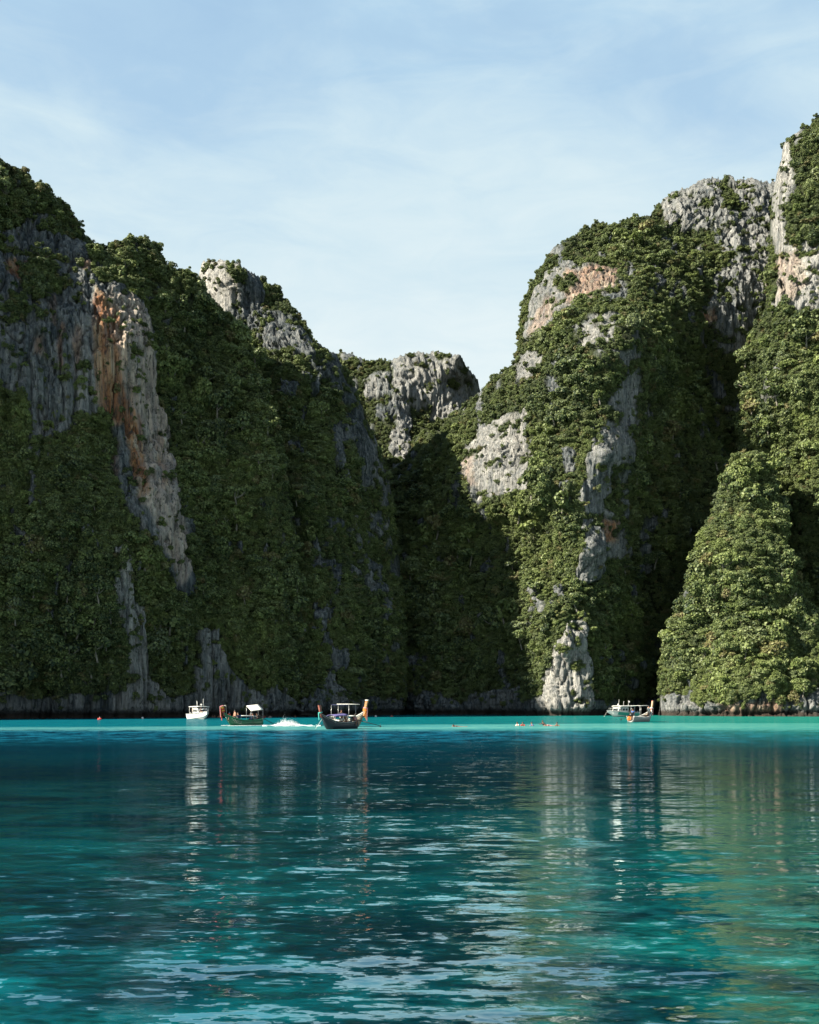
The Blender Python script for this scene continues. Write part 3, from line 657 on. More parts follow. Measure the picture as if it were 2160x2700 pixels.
# (layer, how many crowns tried, size factor)
SPEC = [('left_cliff', 9500, 1.0), ('shaded_peak', 4800, 0.85), ('far_mesa_cliff', 2200, 0.85), ('right_cliff', 12500, 0.97), ('sunlit_peak', 4400, 0.95), ('jungle_spur', 4000, 1.0)]
CAND = []      # candidates for trees that get to be things of their own
IDX = {'umbrella': [i for i, k in enumerate(KINDS) if k == 'umbrella'], 'round': [i for i, k in enumerate(KINDS) if k == 'round'],
       'ragged': [i for i, k in enumerate(KINDS) if k == 'ragged'], 'hanging': [i for i, k in enumerate(KINDS) if k == 'hanging']}
STUFF = {}
for li, (nm, n, sf) in enumerate(SPEC):
    L = LAYERS[nm]; r = np.random.default_rng(500 + li)
    pts, rot, sc, idx = [], [], [], []
    ri, ci, x, y = sample(L, n, r)
    cnt = 0
    RF = L.rock.astype(float)
    for _ in range(10):
        RF = (RF + np.roll(RF, 4, 0) + np.roll(RF, -4, 0)) / 3; RF = (RF + np.roll(RF, 4, 1) + np.roll(RF, -4, 1)) / 3
    SZ = fbm(L.PX / 90, L.PY / 90, 0 * L.PX, 2, 900 + li); SZ2 = fbm(L.PX / 32, L.PY / 55, 0 * L.PX, 3, 930 + li)
    for a, c, qx, qy in zip(ri, ci, x, y):
        veg = L.veg[a, c]
        P = L.P[a, c]; nn = L.n[a, c]
        if P[2] < 1.5 or (P[2] < 4 and r.uniform() < 0.5): continue
        rockhere = L.rock[a, c]
        if rockhere and r.uniform() > 0.05: continue
        depth_s = P[1] / 230.0
        top = L.PY[a, c] < L.cy[c] + 45
        if rockhere: s = r.uniform(0.4, 0.9)
        else:
            s = min(4.2, max(0.7, r.lognormal(0.14, 0.48) * (1 + 0.55 * SZ[a, c]))) * sf
            if SZ2[a, c] > 0.32 and r.uniform() < 0.75: continue
        s *= 1 - 0.62 * min(1, RF[a, c] * 1.6)
        if top and s > 1.7 and nm != 'jungle_spur': s *= 0.62
        u = r.uniform()
        k = 'umbrella' if u < 0.22 else 'round' if u < 0.55 else 'ragged' if u < 0.78 else 'hanging'
        if nm == 'jungle_spur': k = 'round' if u < 0.55 else 'umbrella' if u < 0.75 else 'hanging'
        if top and k == 'hanging': k = 'ragged'
        ii = int(r.choice(IDX[k]))
        pos = P + nn * (0.35 * s) + np.array([0, 0, -0.25 * s])
        yaw = r.uniform(0, 2 * PI)
        zs = s * r.uniform(0.7, 1.25)
        cnt += 1
        near_edge = qx < 10 or qx > 2150
        if not rockhere and s > 1.75 and not near_edge and 0 < qx < 2160 and not top:
            CAND.append((s / P[1], nm, tuple(pos), yaw, s, zs, ii, k, qx, qy, tuple(nn)))
        else:
            pts.append(pos); rot.append((r.normal() * .12, r.normal() * .12, yaw)); sc.append((s, s, zs)); idx.append(ii)
    # undergrowth: small shrubs that close the canopy, and some on ledges
    ri, ci, x, y = sample(L, int(n * 2.2), r)
    for a, c in zip(ri, ci):
        P = L.P[a, c]; nn = L.n[a, c]
        if P[2] < 1.6: continue
        if L.rock[a, c] and r.uniform() > 0.035: continue
        s = r.uniform(0.45, 1.25)
        ii = int(r.choice(IDX['round'] + IDX['hanging'] + IDX['ragged'])) if r.uniform() > .14 else int(r.choice((14, 15)))
        pts.append(P + nn * 0.15 * s + np.array([0, 0, -0.2 * s])); rot.append((r.normal() * .2, r.normal() * .2, r.uniform(0, 2 * PI))); sc.append((s, s, s * r.uniform(.7, 1.1))); idx.append(ii)
    # shrubs on the ledges inside the bare rock
    sr, sci = np.nonzero(L.shrub[5:])
    if len(sr):
        pick = r.integers(0, len(sr), int(min(700, len(sr) / 22)))
        for q in pick:
            a, c = sr[q] + 5, sci[q]; P = L.P[a, c]; nn = L.n[a, c]
            if P[2] < 2: continue
            s = r.uniform(0.35, 0.95)
            pts.append(P + nn * 0.1 + np.array([0, 0, -0.15])); rot.append((0, 0, r.uniform(0, 2 * PI))); sc.append((s, s, s * .8)); idx.append(int(r.choice(IDX['round'] + IDX['ragged'])))
    STUFF[nm] = (pts, rot, sc, idx)

# nearest-to-largest 300 crowns become trees of their own; spread out so that they do not overlap
CAND.sort(key=lambda t: -t[0])
chosen, rest = [], []
for cnd in CAND:
    if len(chosen) < 300 and all((cnd[8] - o[8]) ** 2 + (cnd[9] - o[9]) ** 2 > 30 ** 2 for o in chosen): chosen.append(cnd)
    else: rest.append(cnd)
for cnd in rest:
    p, ro, s_, i_ = STUFF[cnd[1]]
    p.append(np.array(cnd[2])); ro.append((0, 0, cnd[3])); s_.append((cnd[4], cnd[4], cnd[5])); i_.append(cnd[6])
names = {'left_cliff': ('dense dark jungle growing over the shaded left cliff', 'jungle'), 'shaded_peak': ('scrub and small trees clinging to the dark second peak', 'jungle'),
         'far_mesa_cliff': ('sunlit scrub on the ridge below the far flat topped cliff', 'jungle'), 'right_cliff': ('sunlit green jungle covering the right massif', 'jungle'),
         'sunlit_peak': ('bright green bushes on the tall peak at the right edge', 'jungle'), 'jungle_spur': ('thick round bushes covering the pyramid shaped spur', 'jungle')}
for nm, (p, ro, s_, i_) in STUFF.items():
    scatter('jungle', p, ro, s_, i_, *names[nm])

def tube(path, radii, seg=6):
    bm = bmesh.new(); prev = None
    for i, (p, rr) in enumerate(zip(path, radii)):
        p = Vector(p)
        d = (Vector(path[min(i + 1, len(path) - 1)]) - Vector(path[max(i - 1, 0)])).normalized()
        s = d.orthogonal().normalized(); t = d.cross(s)
        ring = [bm.verts.new(p + (s * math.cos(a) + t * math.sin(a)) * rr) for a in [2 * PI * k / seg for k in range(seg)]]
        if prev:
            # match orientation
            off = min(range(seg), key=lambda o: sum((ring[(k + o) % seg].co - prev[k].co).length for k in range(seg)))
            ring = ring[off:] + ring[:off]
            for k in range(seg): bm.faces.new((prev[k], prev[(k + 1) % seg], ring[(k + 1) % seg], ring[k]))
        else: bm.faces.new(ring[::-1])
        prev = ring
    bm.faces.new(prev)
    bmesh.ops.recalc_face_normals(bm, faces=bm.faces)
    return bm
def obj(name, bm, mat, parent=None, smooth=True):
    me = bpy.data.meshes.new(name)
    if isinstance(bm, bmesh.types.BMesh): bm.to_mesh(me); bm.free()
    else: me = bm
    if mat: me.materials.append(mat)
    if smooth:
        for p in me.polygons: p.use_smooth = True
    o = bpy.data.objects.new(name, me); COL.objects.link(o)
    if parent: o.parent = parent
    return o
TRUNKS = []
for i in range(4):
    rr = random.Random(i)
    b = (rr.uniform(-.25, .25), rr.uniform(-.25, .25))
    bm = tube([(0, 0, -0.5), (b[0] * .5, b[1] * .5, 0.0), (b[0], b[1], 0.35), (b[0] * .6, b[1] * .6, 0.75)], [0.06, 0.05, 0.04, 0.02], 5)
    for k in range(4):
        a = rr.uniform(0, 6.28)
        b2 = tube([(b[0] * .8, b[1] * .8, 0.2), (math.cos(a) * .3, math.sin(a) * .3, 0.4), (math.cos(a) * .6, math.sin(a) * .6, 0.6)], [0.03, 0.02, 0.01], 4)
        me = bpy.data.meshes.new('tmp'); b2.to_mesh(me); b2.free(); bm.from_mesh(me); bpy.data.meshes.remove(me)
    me = bpy.data.meshes.new('trunk'); bm.to_mesh(me); bm.free(); me.materials.append(M_BARK); TRUNKS.append(me)

MARKS = {'left_cliff': [('the grassy crest at the far left', 60, 480), ('the dark rock wall above the orange stains', 120, 620), ('the orange streaked wall', 280, 900), ('the tall pale rock streak', 380, 1150), ('the lower end of the pale rock streak', 470, 1450),
            ('the saddle below the left summit', 420, 720), ('the narrow grey pinnacle foot', 330, 1650), ('the waterline at the far left', 80, 1800), ('the shaded wall at the left edge', 60, 1350), ('the grey rock behind the white speedboat', 560, 1760),
            ('the steep green slope under the second peak', 560, 1000), ('the middle of the dark slope', 600, 1300), ('the waterline behind the green longtail boat', 690, 1820)],
         'shaded_peak': [('the pale rock head of the second peak', 600, 760), ('the jagged right ridge of the second peak', 820, 960), ('the dark flank below the second peak', 760, 1150), ('the waterline behind the purple roofed boat', 880, 1800), ('the dark slope over the purple roofed boat', 880, 1500), ('the lower toe of the second peak ridge', 980, 1300), ('the darkest foot of the valley', 1010, 1700)],
         'far_mesa_cliff': [('the little ridge left of the flat topped cliff', 960, 980), ('the foot of the flat topped cliff', 1150, 1100), ('the small grey pinnacle in the gap', 1050, 1150), ('the top of the flat topped cliff', 1120, 930)],
         'right_cliff': [('the slope right of the gap', 1270, 1060), ('the broad pale wall in the gap', 1310, 1200), ('the dark valley bottom', 1180, 1600), ('the shaded foot left of the pale buttress', 1300, 1780), ('the orange overhang', 1480, 780), ('the rounded wooded crest', 1560, 650),
            ('the grey block under the overhang', 1590, 880), ('the upper end of the sunlit rib', 1500, 1000), ('the middle of the sunlit rib', 1450, 1300), ('the red hollow in the rib', 1600, 1400), ('the lower sunlit rib', 1460, 1560), ('the pale buttress at the water', 1510, 1780),
            ('the dark side of the rib', 1680, 1100), ('the shaded gully behind the rib', 1700, 1400), ('the boats moored at right', 1660, 1780), ('the rocky summit ridge', 1850, 520), ('the grey wall below the summit', 1930, 760), ('the green shoulder under the summit', 1760, 700), ('the hollow left of the tall peak', 1850, 1000), ('the shaded bowl behind the spur', 1900, 1150)],
         'sunlit_peak': [('the top of the tall right peak', 2120, 420), ('the beige wall of the right peak', 2110, 720), ('the green slope below the beige wall', 2060, 900), ('the slope at the right edge', 2120, 1150), ('the right edge beside the spur top', 2120, 1350), ('the lower right edge', 2120, 1600)],
         'jungle_spur': [('the tip of the pyramid spur', 1980, 1230), ('the upper pyramid spur', 1950, 1380), ('the left edge of the spur', 1830, 1560), ('the middle of the spur', 1960, 1560), ('the right shoulder of the spur', 2060, 1560), ('the lower left spur', 1800, 1740), ('the lower middle of the spur', 1930, 1720), ('the lower right spur', 2080, 1740), ('the waterline under the spur', 1900, 1830)]}
ADJ = {'umbrella': 'flat', 'round': 'round', 'ragged': 'open', 'hanging': 'shaggy'}
used = {}
def tree_label(c):
    nm, s, k, x, y = c[1], c[4], c[7], c[8], c[9]
    m = min(MARKS[nm], key=lambda t: (t[1] - x) ** 2 + (t[2] - y) ** 2)
    dx, dy = x - m[1], y - m[2]
    rel = 'at'
    if math.hypot(dx, dy) > 28:
        ang = math.degrees(math.atan2(-dy, dx)) % 360
        rel = ['right of', 'upper right of', 'above', 'upper left of', 'left of', 'lower left of', 'below', 'lower right of'][int(((ang + 22.5) % 360) // 45)]
    size = 'large' if s > 3.0 else 'medium' if s > 2.35 else 'smaller'
    far = '' if math.hypot(dx, dy) < 90 else 'well ' if rel != 'at' else ''
    return '%s %s tree %s%s %s' % (size, ADJ[k], '', rel, m[0])
by = {}
for c in chosen: by.setdefault(tree_label(c), []).append(c)
for lab, cs in by.items():
    cs.sort(key=lambda c: c[8])
    for j, c in enumerate(cs):
        _, nm, pos, yaw, s, zs, ii, k, qx, qy, nn = c
        l2 = lab
        if len(cs) == 2: l2 = lab + (', left' if j == 0 else ', right')
        elif len(cs) > 3: l2 = lab + ', ' + ('leftmost' if j == 0 else 'rightmost' if j == len(cs) - 1 else ['second', 'third', 'fourth', 'fifth', 'sixth'][min(j - 1, 4)] + ' from left')
        elif len(cs) > 2: l2 = lab + (', leftmost' if j == 0 else ', rightmost' if j == len(cs) - 1 else ', middle')
        w_ = l2.split()
        t = bpy.data.objects.new('tree', None); COL.objects.link(t); t.empty_display_size = 0.5
        t.location = pos; t.rotation_euler = (0, 0, yaw); t.scale = (s, s, zs)
        tag(t, l2, 'tree', 'trees growing on the ' + {'left_cliff': 'left cliff', 'shaded_peak': 'second peak', 'far_mesa_cliff': 'far ridge', 'right_cliff': 'right massif', 'sunlit_peak': 'right peak', 'jungle_spur': 'pyramid spur'}[nm])
        cr = bpy.data.objects.new('crown', CROWNS[ii]); COL.objects.link(cr); cr.parent = t
        tr = bpy.data.objects.new('trunk', TRUNKS[ii % 4]); COL.objects.link(tr); tr.parent = t
# ---------------------------------------------------------------- boats and people
MAT = {}
def M(name, col=None, rough=0.5, metal=0.0, spec=0.4, var=0.10, scale=3.0):
    if name not in MAT: MAT[name] = simple(name, col, rough, metal, spec, var, scale)
    return MAT[name]
WHITE = M('white_gelcoat', (0.50, 0.50, 0.48), 0.35); CREAM = M('cream_canvas', (0.50, 0.49, 0.45), 0.8)
GREEN = M('green_paint', (0.010, 0.085, 0.040), 0.35, var=.25, scale=1.5); LGREEN = M('light_green_paint', (0.02, 0.15, 0.08), 0.4)
NAVY = M('navy_paint', (0.004, 0.008, 0.014), 0.5); BLACK = M('black_metal', (0.008, 0.008, 0.008), 0.45, .2)
PURPLE = M('purple_tarpaulin', (0.085, 0.070, 0.20), 0.75, var=.2, scale=1); BLUE = M('blue_tarpaulin', (0.02, 0.07, 0.22), 0.7); NAVYC = M('navy_cloth', (0.012, 0.016, 0.06), 0.8)
RED = M('red_cloth', (0.36, 0.025, 0.02), 0.8); ORANGE = M('orange_cloth', (0.42, 0.13, 0.02), 0.8); YELLOW = M('yellow_cloth', (0.40, 0.28, 0.03), 0.8); TEALC = M('teal_cloth', (0.03, 0.22, 0.20), 0.8)
WOOD = M('varnished_wood', (0.25, 0.115, 0.04), 0.45, var=.2, scale=2); REDW = M('red_brown_wood', (0.16, 0.045, 0.03), 0.5, var=.2); DECKW = M('weathered_wood', (0.15, 0.12, 0.09), 0.8, var=.25)
STEEL = M('pale_steel', (0.30, 0.31, 0.31), 0.3, 0.5); GLASS = M('dark_window', (0.012, 0.018, 0.022), 0.1, 0, 0.6); TURQ = M('turquoise_bounce', (0.02, 0.19, 0.15), 0.4); GREYM = M('grey_paint', (0.16, 0.16, 0.155), 0.5)
SKIN = M('skin', (0.26, 0.13, 0.085), 0.55); SKIN2 = M('tanned_skin', (0.14, 0.065, 0.04), 0.55); HAIR = M('dark_hair', (0.008, 0.006, 0.005), 0.6); DARKC = M('dark_cloth', (0.012, 0.012, 0.016), 0.85); FOAM = M('white_foam', (0.70, 0.72, 0.72), 0.9, 0, 0.1, 0.03)
PINK = M('pink_cloth', (0.33, 0.13, 0.14), 0.8)

def box_bm(sx, sy, sz, c=(0, 0, 0), bev=0.0):
    bm = bmesh.new(); bmesh.ops.create_cube(bm, size=1)
    for v in bm.verts: v.co = Vector((v.co.x * sx + c[0], v.co.y * sy + c[1], v.co.z * sz + c[2]))
    if bev: bmesh.ops.bevel(bm, geom=bm.edges[:], offset=bev, segments=1, affect='EDGES')
    return bm
def join(*bms):
    out = bms[0]
    for b in bms[1:]:
        me = bpy.data.meshes.new('tmp'); b.to_mesh(me); b.free(); out.from_mesh(me); bpy.data.meshes.remove(me)
    return out
def thing(name, label, cat, loc, head=(1, 0), group=None, tilt=0):
    o = bpy.data.objects.new(name, None); COL.objects.link(o); o.empty_display_size = 0.5
    o.location = loc; o.rotation_euler = (0, tilt, math.atan2(head[1], head[0]))
    return tag(o, label, cat, group)
def sheet(pts_rows, thick=0.04):
    """closed thin slab over a grid of points"""
    bm = bmesh.new(); nr, nc = len(pts_rows), len(pts_rows[0])
    top = [[bm.verts.new(p) for p in r] for r in pts_rows]
    bot = [[bm.verts.new(Vector(p) - Vector((0, 0, thick))) for p in r] for r in pts_rows]
    for i in range(nr - 1):
        for j in range(nc - 1):
            bm.faces.new((top[i][j], top[i][j + 1], top[i + 1][j + 1], top[i + 1][j])); bm.faces.new((bot[i][j], bot[i + 1][j], bot[i + 1][j + 1], bot[i][j + 1]))
    for i in range(nr - 1):
        bm.faces.new((top[i][0], top[i + 1][0], bot[i + 1][0], bot[i][0])); bm.faces.new((top[i][-1], bot[i][-1], bot[i + 1][-1], top[i + 1][-1]))
    for j in range(nc - 1):
        bm.faces.new((top[0][j], bot[0][j], bot[0][j + 1], top[0][j + 1])); bm.faces.new((top[-1][j], top[-1][j + 1], bot[-1][j + 1], bot[-1][j]))
    bmesh.ops.recalc_face_normals(bm, faces=bm.faces)
    return bm

def longtail(label, loc, head, L, B, hull_m, rim_m, prow_m, sashes, group='longtail boats', prow_h=1.4, gz=0.62, cap=None):
    t = thing('longtail_boat', label, 'longtail boat', loc, head, group)
    n = 22
    def half(u): return B * (0.62 + 0.38 * math.sin(min(u, .5) * PI)) * (1 - max(0, (u - .5) / .5) ** 2.2 * 0.94)
    def gun(u): return gz + 0.22 * (1 - u) ** 3 + 1.15 * max(0, u - .35) ** 2.4 / .65 ** 2.4
    def keel(u): return -0.3 + (gun(1) + 0.15) * max(0, (u - .72) / .28) ** 2.0
    bm = bmesh.new(); rows = []
    for i in range(n + 1):
        u = i / n; x = -L / 2 + L * u; b, g, k = half(u), gun(u), keel(u)
        prof = [(-b, g), (-b * .93, k + (g - k) * .55), (-b * .68, k + (g - k) * .18), (0, k), (b * .68, k + (g - k) * .18), (b * .93, k + (g - k) * .55), (b, g),
                (b - .06, g), (b * .85 - .06, k + (g - k) * .5), (0, k + (g - k) * .35), (-b * .85 + .06, k + (g - k) * .5), (-b + .06, g)]
        if b < .1: prof = [(y if abs(y) < b else math.copysign(b, y), z) for y, z in prof]
        rows.append([bm.verts.new((x, y, z)) for y, z in prof])
    for a, c in zip(rows[:-1], rows[1:]):
        for j in range(12): bm.faces.new((a[j], a[(j + 1) % 12], c[(j + 1) % 12], c[j]))
    bm.faces.new(rows[0]); bm.faces.new(rows[-1][::-1])
    bmesh.ops.recalc_face_normals(bm, faces=bm.faces)
    obj('hull', bm, hull_m, t)
    for sgn in (-1, 1):
        path = [(-L / 2 + L * i / n, sgn * (half(i / n) + .015), gun(i / n) + .01) for i in range(n + 1)]
        obj('gunwale', tube(path, [.055] * len(path), 6), rim_m, t)
        path2 = [(-L / 2 + L * i / n, sgn * (half(i / n) * .965 + .03), gun(i / n) - .17) for i in range(n + 1)]
        obj('rubbing_strip', tube(path2, [.025] * len(path), 5), rim_m, t)
    # floor boards
    for k in range(7):
        u = .14 + k * .1
        obj('floor_board', box_bm(L * .085, half(u) * 1.5, .03, (-L / 2 + L * u, 0, .16)), DECKW, t)
    obj('foredeck', sheet([[(-L / 2 + L * u, s * (half(u) - .05), gun(u) - .03) for s in (-1, 0, 1)] for u in (.78, .84, .9, .97)], .03), DECKW, t)
    for u in (.28, .42, .56, .68):
        obj('bench', box_bm(.24, half(u) * 1.85, .04, (-L / 2 + L * u, 0, gun(u) - .16), .01), DECKW, t)
    # prow post
    bx, bz = L / 2, gun(1)
    bm = bmesh.new(); rr = []
    for i in range(7):
        f = i / 6; w_ = .075 + .05 * f; h_ = .13 + .06 * f
        x = bx - .12 + .42 * f ** .8 * prow_h; z = bz - .5 + (prow_h + .5) * f
        rr.append([bm.verts.new((x + a, b2, z)) for a, b2 in ((-h_, -w_), (h_, -w_), (h_, w_), (-h_, w_))])
    for a, c in zip(rr[:-1], rr[1:]):
        for j in range(4): bm.faces.new((a[j], a[(j + 1) % 4], c[(j + 1) % 4], c[j]))
    bm.faces.new(rr[0][::-1]); bm.faces.new(rr[-1])
    bmesh.ops.recalc_face_normals(bm, faces=bm.faces)
    pr = obj('prow', bm, prow_m, t, False)
    if cap: obj('prow_cap', box_bm(.44, .30, .10, (bx - .12 + .42 * prow_h, 0, bz + prow_h), .02), cap, pr)
    # sashes and garlands tied round the prow
    for k, sm in enumerate(sashes):
        zz = bz + .18 + .16 * k; xx = bx - .12 + .42 * ((zz - bz + .5) / (prow_h + .5)) ** .8 * prow_h
        ring = [(xx + .24 * math.cos(a), .16 * math.sin(a), zz - .05 * math.cos(a)) for a in [2 * PI * q / 10 for q in range(11)]]
        g = obj('garland', tube(ring, [.075] * 11, 6), sm, pr)
        dx = .22 + .03 * k; ln = .9 + .35 * ((k * 7) % 3)
        rows_ = [[(xx + dx - .10 * q / 5, -.05 + .09 * (k % 3 - 1) + s, zz - ln * q / 5) for s in (-.06, .06)] for q in range(6)]
        bmr = bmesh.new(); vv = []
        for r0 in rows_: vv.append([bmr.verts.new((p[0] + e, p[1] , p[2])) for p in r0 for e in (0, .03)])
        for a, c in zip(vv[:-1], vv[1:]):
            for i1, i2 in ((0, 1), (1, 3), (3, 2), (2, 0)): bmr.faces.new((a[i1], a[i2], c[i2], c[i1]))
        obj('ribbon', bmr, sm, g, False)
    t['half'] = 0
    return t, half, gun

def motor(t, L, gun, dirv=(-1, 0), length=3.2, drop=-.05, z0=None, up=0.0):
    z0 = gun(0) + .22 if z0 is None else z0
    x0 = -L / 2 + .35
    e = obj('engine', join(box_bm(.75, .42, .42, (x0, 0, z0), .05), box_bm(.3, .5, .2, (x0 + .1, 0, z0 + .3), .04), tube([(x0 - .2, .1, z0 + .2), (x0 - .25, .12, z0 + .7)], [.05, .05], 6)), BLACK, t)
    fan = tube([(x0 + .38, 0, z0), (x0 + .46, 0, z0)], [.24, .24], 12); obj('flywheel', fan, GREYM, e)
    d = Vector((dirv[0], dirv[1], 0)).normalized()
    p1 = Vector((x0 - .3, 0, z0)); p2 = p1 + d * length; p2.z = drop + up
    obj('tail_shaft', tube([p1, p1.lerp(p2, .5), p2], [.06, .05, .04], 7), BLACK, t)
    obj('tiller', tube([(x0 + .3, 0, z0 + .25), (x0 + 1.3, .1, z0 + .55)], [.03, .03], 6), BLACK, t)
    bm = bmesh.new()
    for k in range(3):
        a = 2 * PI * k / 3; s = Vector((0, 0, 1)) * math.cos(a) + d.cross(Vector((0, 0, 1))) * math.sin(a); w_ = d.cross(s)
        q = [p2 + w_ * .05 + d * .03, p2 + s * .14 + w_ * .11 + d * .04, p2 + s * .27 + w_ * .03, p2 + s * .14 - w_ * .07 - d * .04, p2 - w_ * .03 - d * .03]
        f1 = [bm.verts.new(v) for v in q]; f2 = [bm.verts.new(v + d * .02) for v in q]
        bm.faces.new(f1); bm.faces.new(f2[::-1])
        for i in range(5): bm.faces.new((f1[i], f1[(i + 1) % 5], f2[(i + 1) % 5], f2[i]))
    obj('propeller', bm, BLACK, t, False)
def awning(t, x0, x1, hw, z, mat, tilt=0.0, arch=.12, posts=True, pm=None, zb=.5, sag=0, tlt_y=0):
    rows = [[(x0 + (x1 - x0) * i / 5, hw * s, z + tilt * (i / 5 - .5) + arch * (1 - s * s) + sag * math.sin(i / 5 * PI) + tlt_y * s) for s in (-1, -.6, -.2, .2, .6, 1)] for i in range(6)]
    obj('awning', sheet(rows, .035), mat, t)
    if posts:
        for i in (0, 5):
            for s in (-1, 1):
                x = x0 + (x1 - x0) * i / 5
                zt = z + tilt * (i / 5 - .5) + tlt_y * s
                obj('awning_pole', tube([(x, hw * s * .96, zb), (x, hw * s * .96, zt - .02)], [.024, .024], 6), pm or STEEL, t)

# --- people: one skinned body, hair and clothes as children
def person(label, loc, face, pose='sit', shirt=None, shorts=None, skin=None, hair=True, group=None, hat=None, k=1.0, cat='person'):
    r = thing('person', label, cat, loc, face, group); r.scale = (k, k, k)
    skin = skin or SKIN
    # joints: x forward, y left, z up ; origin at the seat / soles / waterline
    if pose == 'stand':
        pel = Vector((0, 0, .92)); legs = [[(.02, .11, .48), (-.02, .12, .08), (.13, .13, .03)], [(.06, -.11, .48), (.02, -.12, .08), (.17, -.13, .03)]]; lean = .02; arms = [[(.04, .25, -.30), (.16, .24, -.52)], [(.05, -.25, -.30), (.22, -.20, -.50)]]
    elif pose == 'sit':
        pel = Vector((0, 0, .12)); legs = [[(.42, .14, .14), (.46, .15, -.28), (.60, .15, -.33)], [(.42, -.14, .14), (.44, -.16, -.28), (.58, -.16, -.33)]]; lean = .06; arms = [[(.10, .24, -.28), (.34, .17, -.36)], [(.10, -.24, -.28), (.34, -.17, -.36)]]
    elif pose == 'swim':
        pel = Vector((-.30, 0, -.42)); legs = [[(-.62, .12, -.62), (-.98, .13, -.52), (-1.1, .13, -.55)], [(-.60, -.12, -.66), (-.95, -.13, -.72), (-1.05, -.13, -.75)]]; lean = .42; arms = [[(.18, .30, -.06), (.46, .34, .02)], [(.22, -.30, -.10), (.48, -.28, -.06)]]
    else:  # float, lying on the surface
        pel = Vector((-.35, 0, -.10)); legs = [[(-.78, .13, -.10), (-1.2, .16, -.06), (-1.3, .16, .02)], [(-.78, -.13, -.12), (-1.2, -.16, -.10), (-1.3, -.16, -.02)]]; lean = .55; arms = [[(.10, .44, -.02), (.36, .58, 0)], [(.12, -.42, -.02), (.40, -.50, 0)]]
    flat = pose == 'float'
    chest = pel + (Vector((.48, 0, .06)) if flat else Vector((lean * .8, 0, .40)))
    neck = pel + (Vector((.62, 0, .10)) if flat else Vector((lean, 0, .55)))
    head = neck + (Vector((.20, 0, .08)) if flat else Vector((.035, 0, .17)))
    V = [pel, pel.lerp(chest, .5), chest, neck, head + Vector((0, 0, -.03)), head + (Vector((.07, 0, .04)) if flat else Vector((0, 0, .07)))]
    R = [(.15, .125), (.145, .11), (.165, .12), (.062, .06), (.088, .10), (.075, .085)]
    E = [(0, 1), (1, 2), (2, 3), (3, 4), (4, 5)]
    for lg in legs:
        b = len(V); V += [Vector(p) for p in lg]; R += [(.072, .072), (.045, .045), (.04, .035)]
        E += [(0, b), (b, b + 1), (b + 1, b + 2)]
    for i, ar in enumerate(arms):
        s = 1 if i == 0 else -1
        b = len(V); sh = chest + Vector((0, s * .185, .09))
        V += [sh] + [chest + Vector(p) for p in ar]; R += [(.062, .062), (.043, .043), (.032, .032)]
        E += [(2, b), (b, b + 1), (b + 1, b + 2)]
        hnd = V[-1]; dirh = (V[-1] - V[-2]).normalized()
        side = Vector((0, -s, 0))
        # hand: palm and five short fingers
        b2 = len(V); V.append(hnd + dirh * .07); R.append((.026, .038)); E.append((b + 2, b2))
    me = bpy.data.meshes.new('body'); me.from_pydata([tuple(v) for v in V], E, []); 
    o = bpy.data.objects.new('body', me); COL.objects.link(o); o.parent = r
    md = o.modifiers.new('skin', 'SKIN'); sd = me.skin_vertices[0].data
    for i, (a, b) in enumerate(R): sd[i].radius = (a, b)
    sd[0].use_root = True
    ss = o.modifiers.new('sub', 'SUBSURF'); ss.levels = ss.render_levels = 1
    me.materials.append(skin)
    hd = V[4]
    # face
    f = join(*[tube([hd + Vector((.085, y, .05)), hd + Vector((.102, y, .05))], [.014, .008], 6) for y in (-.032, .032)])
    obj('eyes', f, HAIR, o); obj('nose', tube([hd + Vector((.085, 0, .045)), hd + Vector((.118, 0, .005)), hd + Vector((.09, 0, -.002))], [.010, .017, .008], 6), skin, o)
    obj('mouth', tube([hd + Vector((.092, -.028, -.035)), hd + Vector((.100, 0, -.037)), hd + Vector((.092, .028, -.035))], [.004, .008, .004], 5), RED, o)
    for s in (-1, 1): obj('ear', tube([hd + Vector((0, s * .088, .0)), hd + Vector((-.012, s * .108, .035)), hd + Vector((-.01, s * .09, .06))], [.012, .018, .010], 5), skin, o)
    if hair:
        bm = bmesh.new(); bmesh.ops.create_icosphere(bm, subdivisions=2, radius=.118)
        for v in bm.verts:
            v.co = Vector((v.co.x * .98 - .018, v.co.y * .9, max(v.co.z, -.02 if v.co.x > 0.02 else -.12) * 1.0 + .05))
            if v.co.x > .06 and v.co.z < .08: v.co.x = .06
        for v in bm.verts: v.co += hd + Vector((0, 0, .02))
        obj('hair', bm, hat or HAIR, o)
    if shirt:
        a = []
        for i in range(5):
            q = pel.lerp(chest, i / 4 * 1.12) ; rr = [(.17, .14), (.165, .13), (.175, .135), (.185, .14), (.15, .11)][i]
            a.append((q, rr))
        bm = bmesh.new(); prev = None
        ax = (chest - pel).normalized(); fx = Vector((0, 1, 0)).cross(ax).normalized()
        for q, rr in a:
            ring = [bm.verts.new(q + Vector((0, 1, 0)) * math.cos(w_) * rr[0] * 1.12 + fx * math.sin(w_) * rr[1] * 1.12) for w_ in [2 * PI * z / 12 for z in range(12)]]
            if prev:
                for j in range(12): bm.faces.new((prev[j], prev[(j + 1) % 12], ring[(j + 1) % 12], ring[j]))
            prev = ring
        for i, ar in enumerate(arms):
            s = 1 if i == 0 else -1; sh = chest + Vector((0, s * .15, .09)); el = chest + Vector(ar[0])
            bm = join(bm, tube([sh, sh.lerp(el, .6)], [.095, .075], 8))
        obj('shirt', bm, shirt, o)
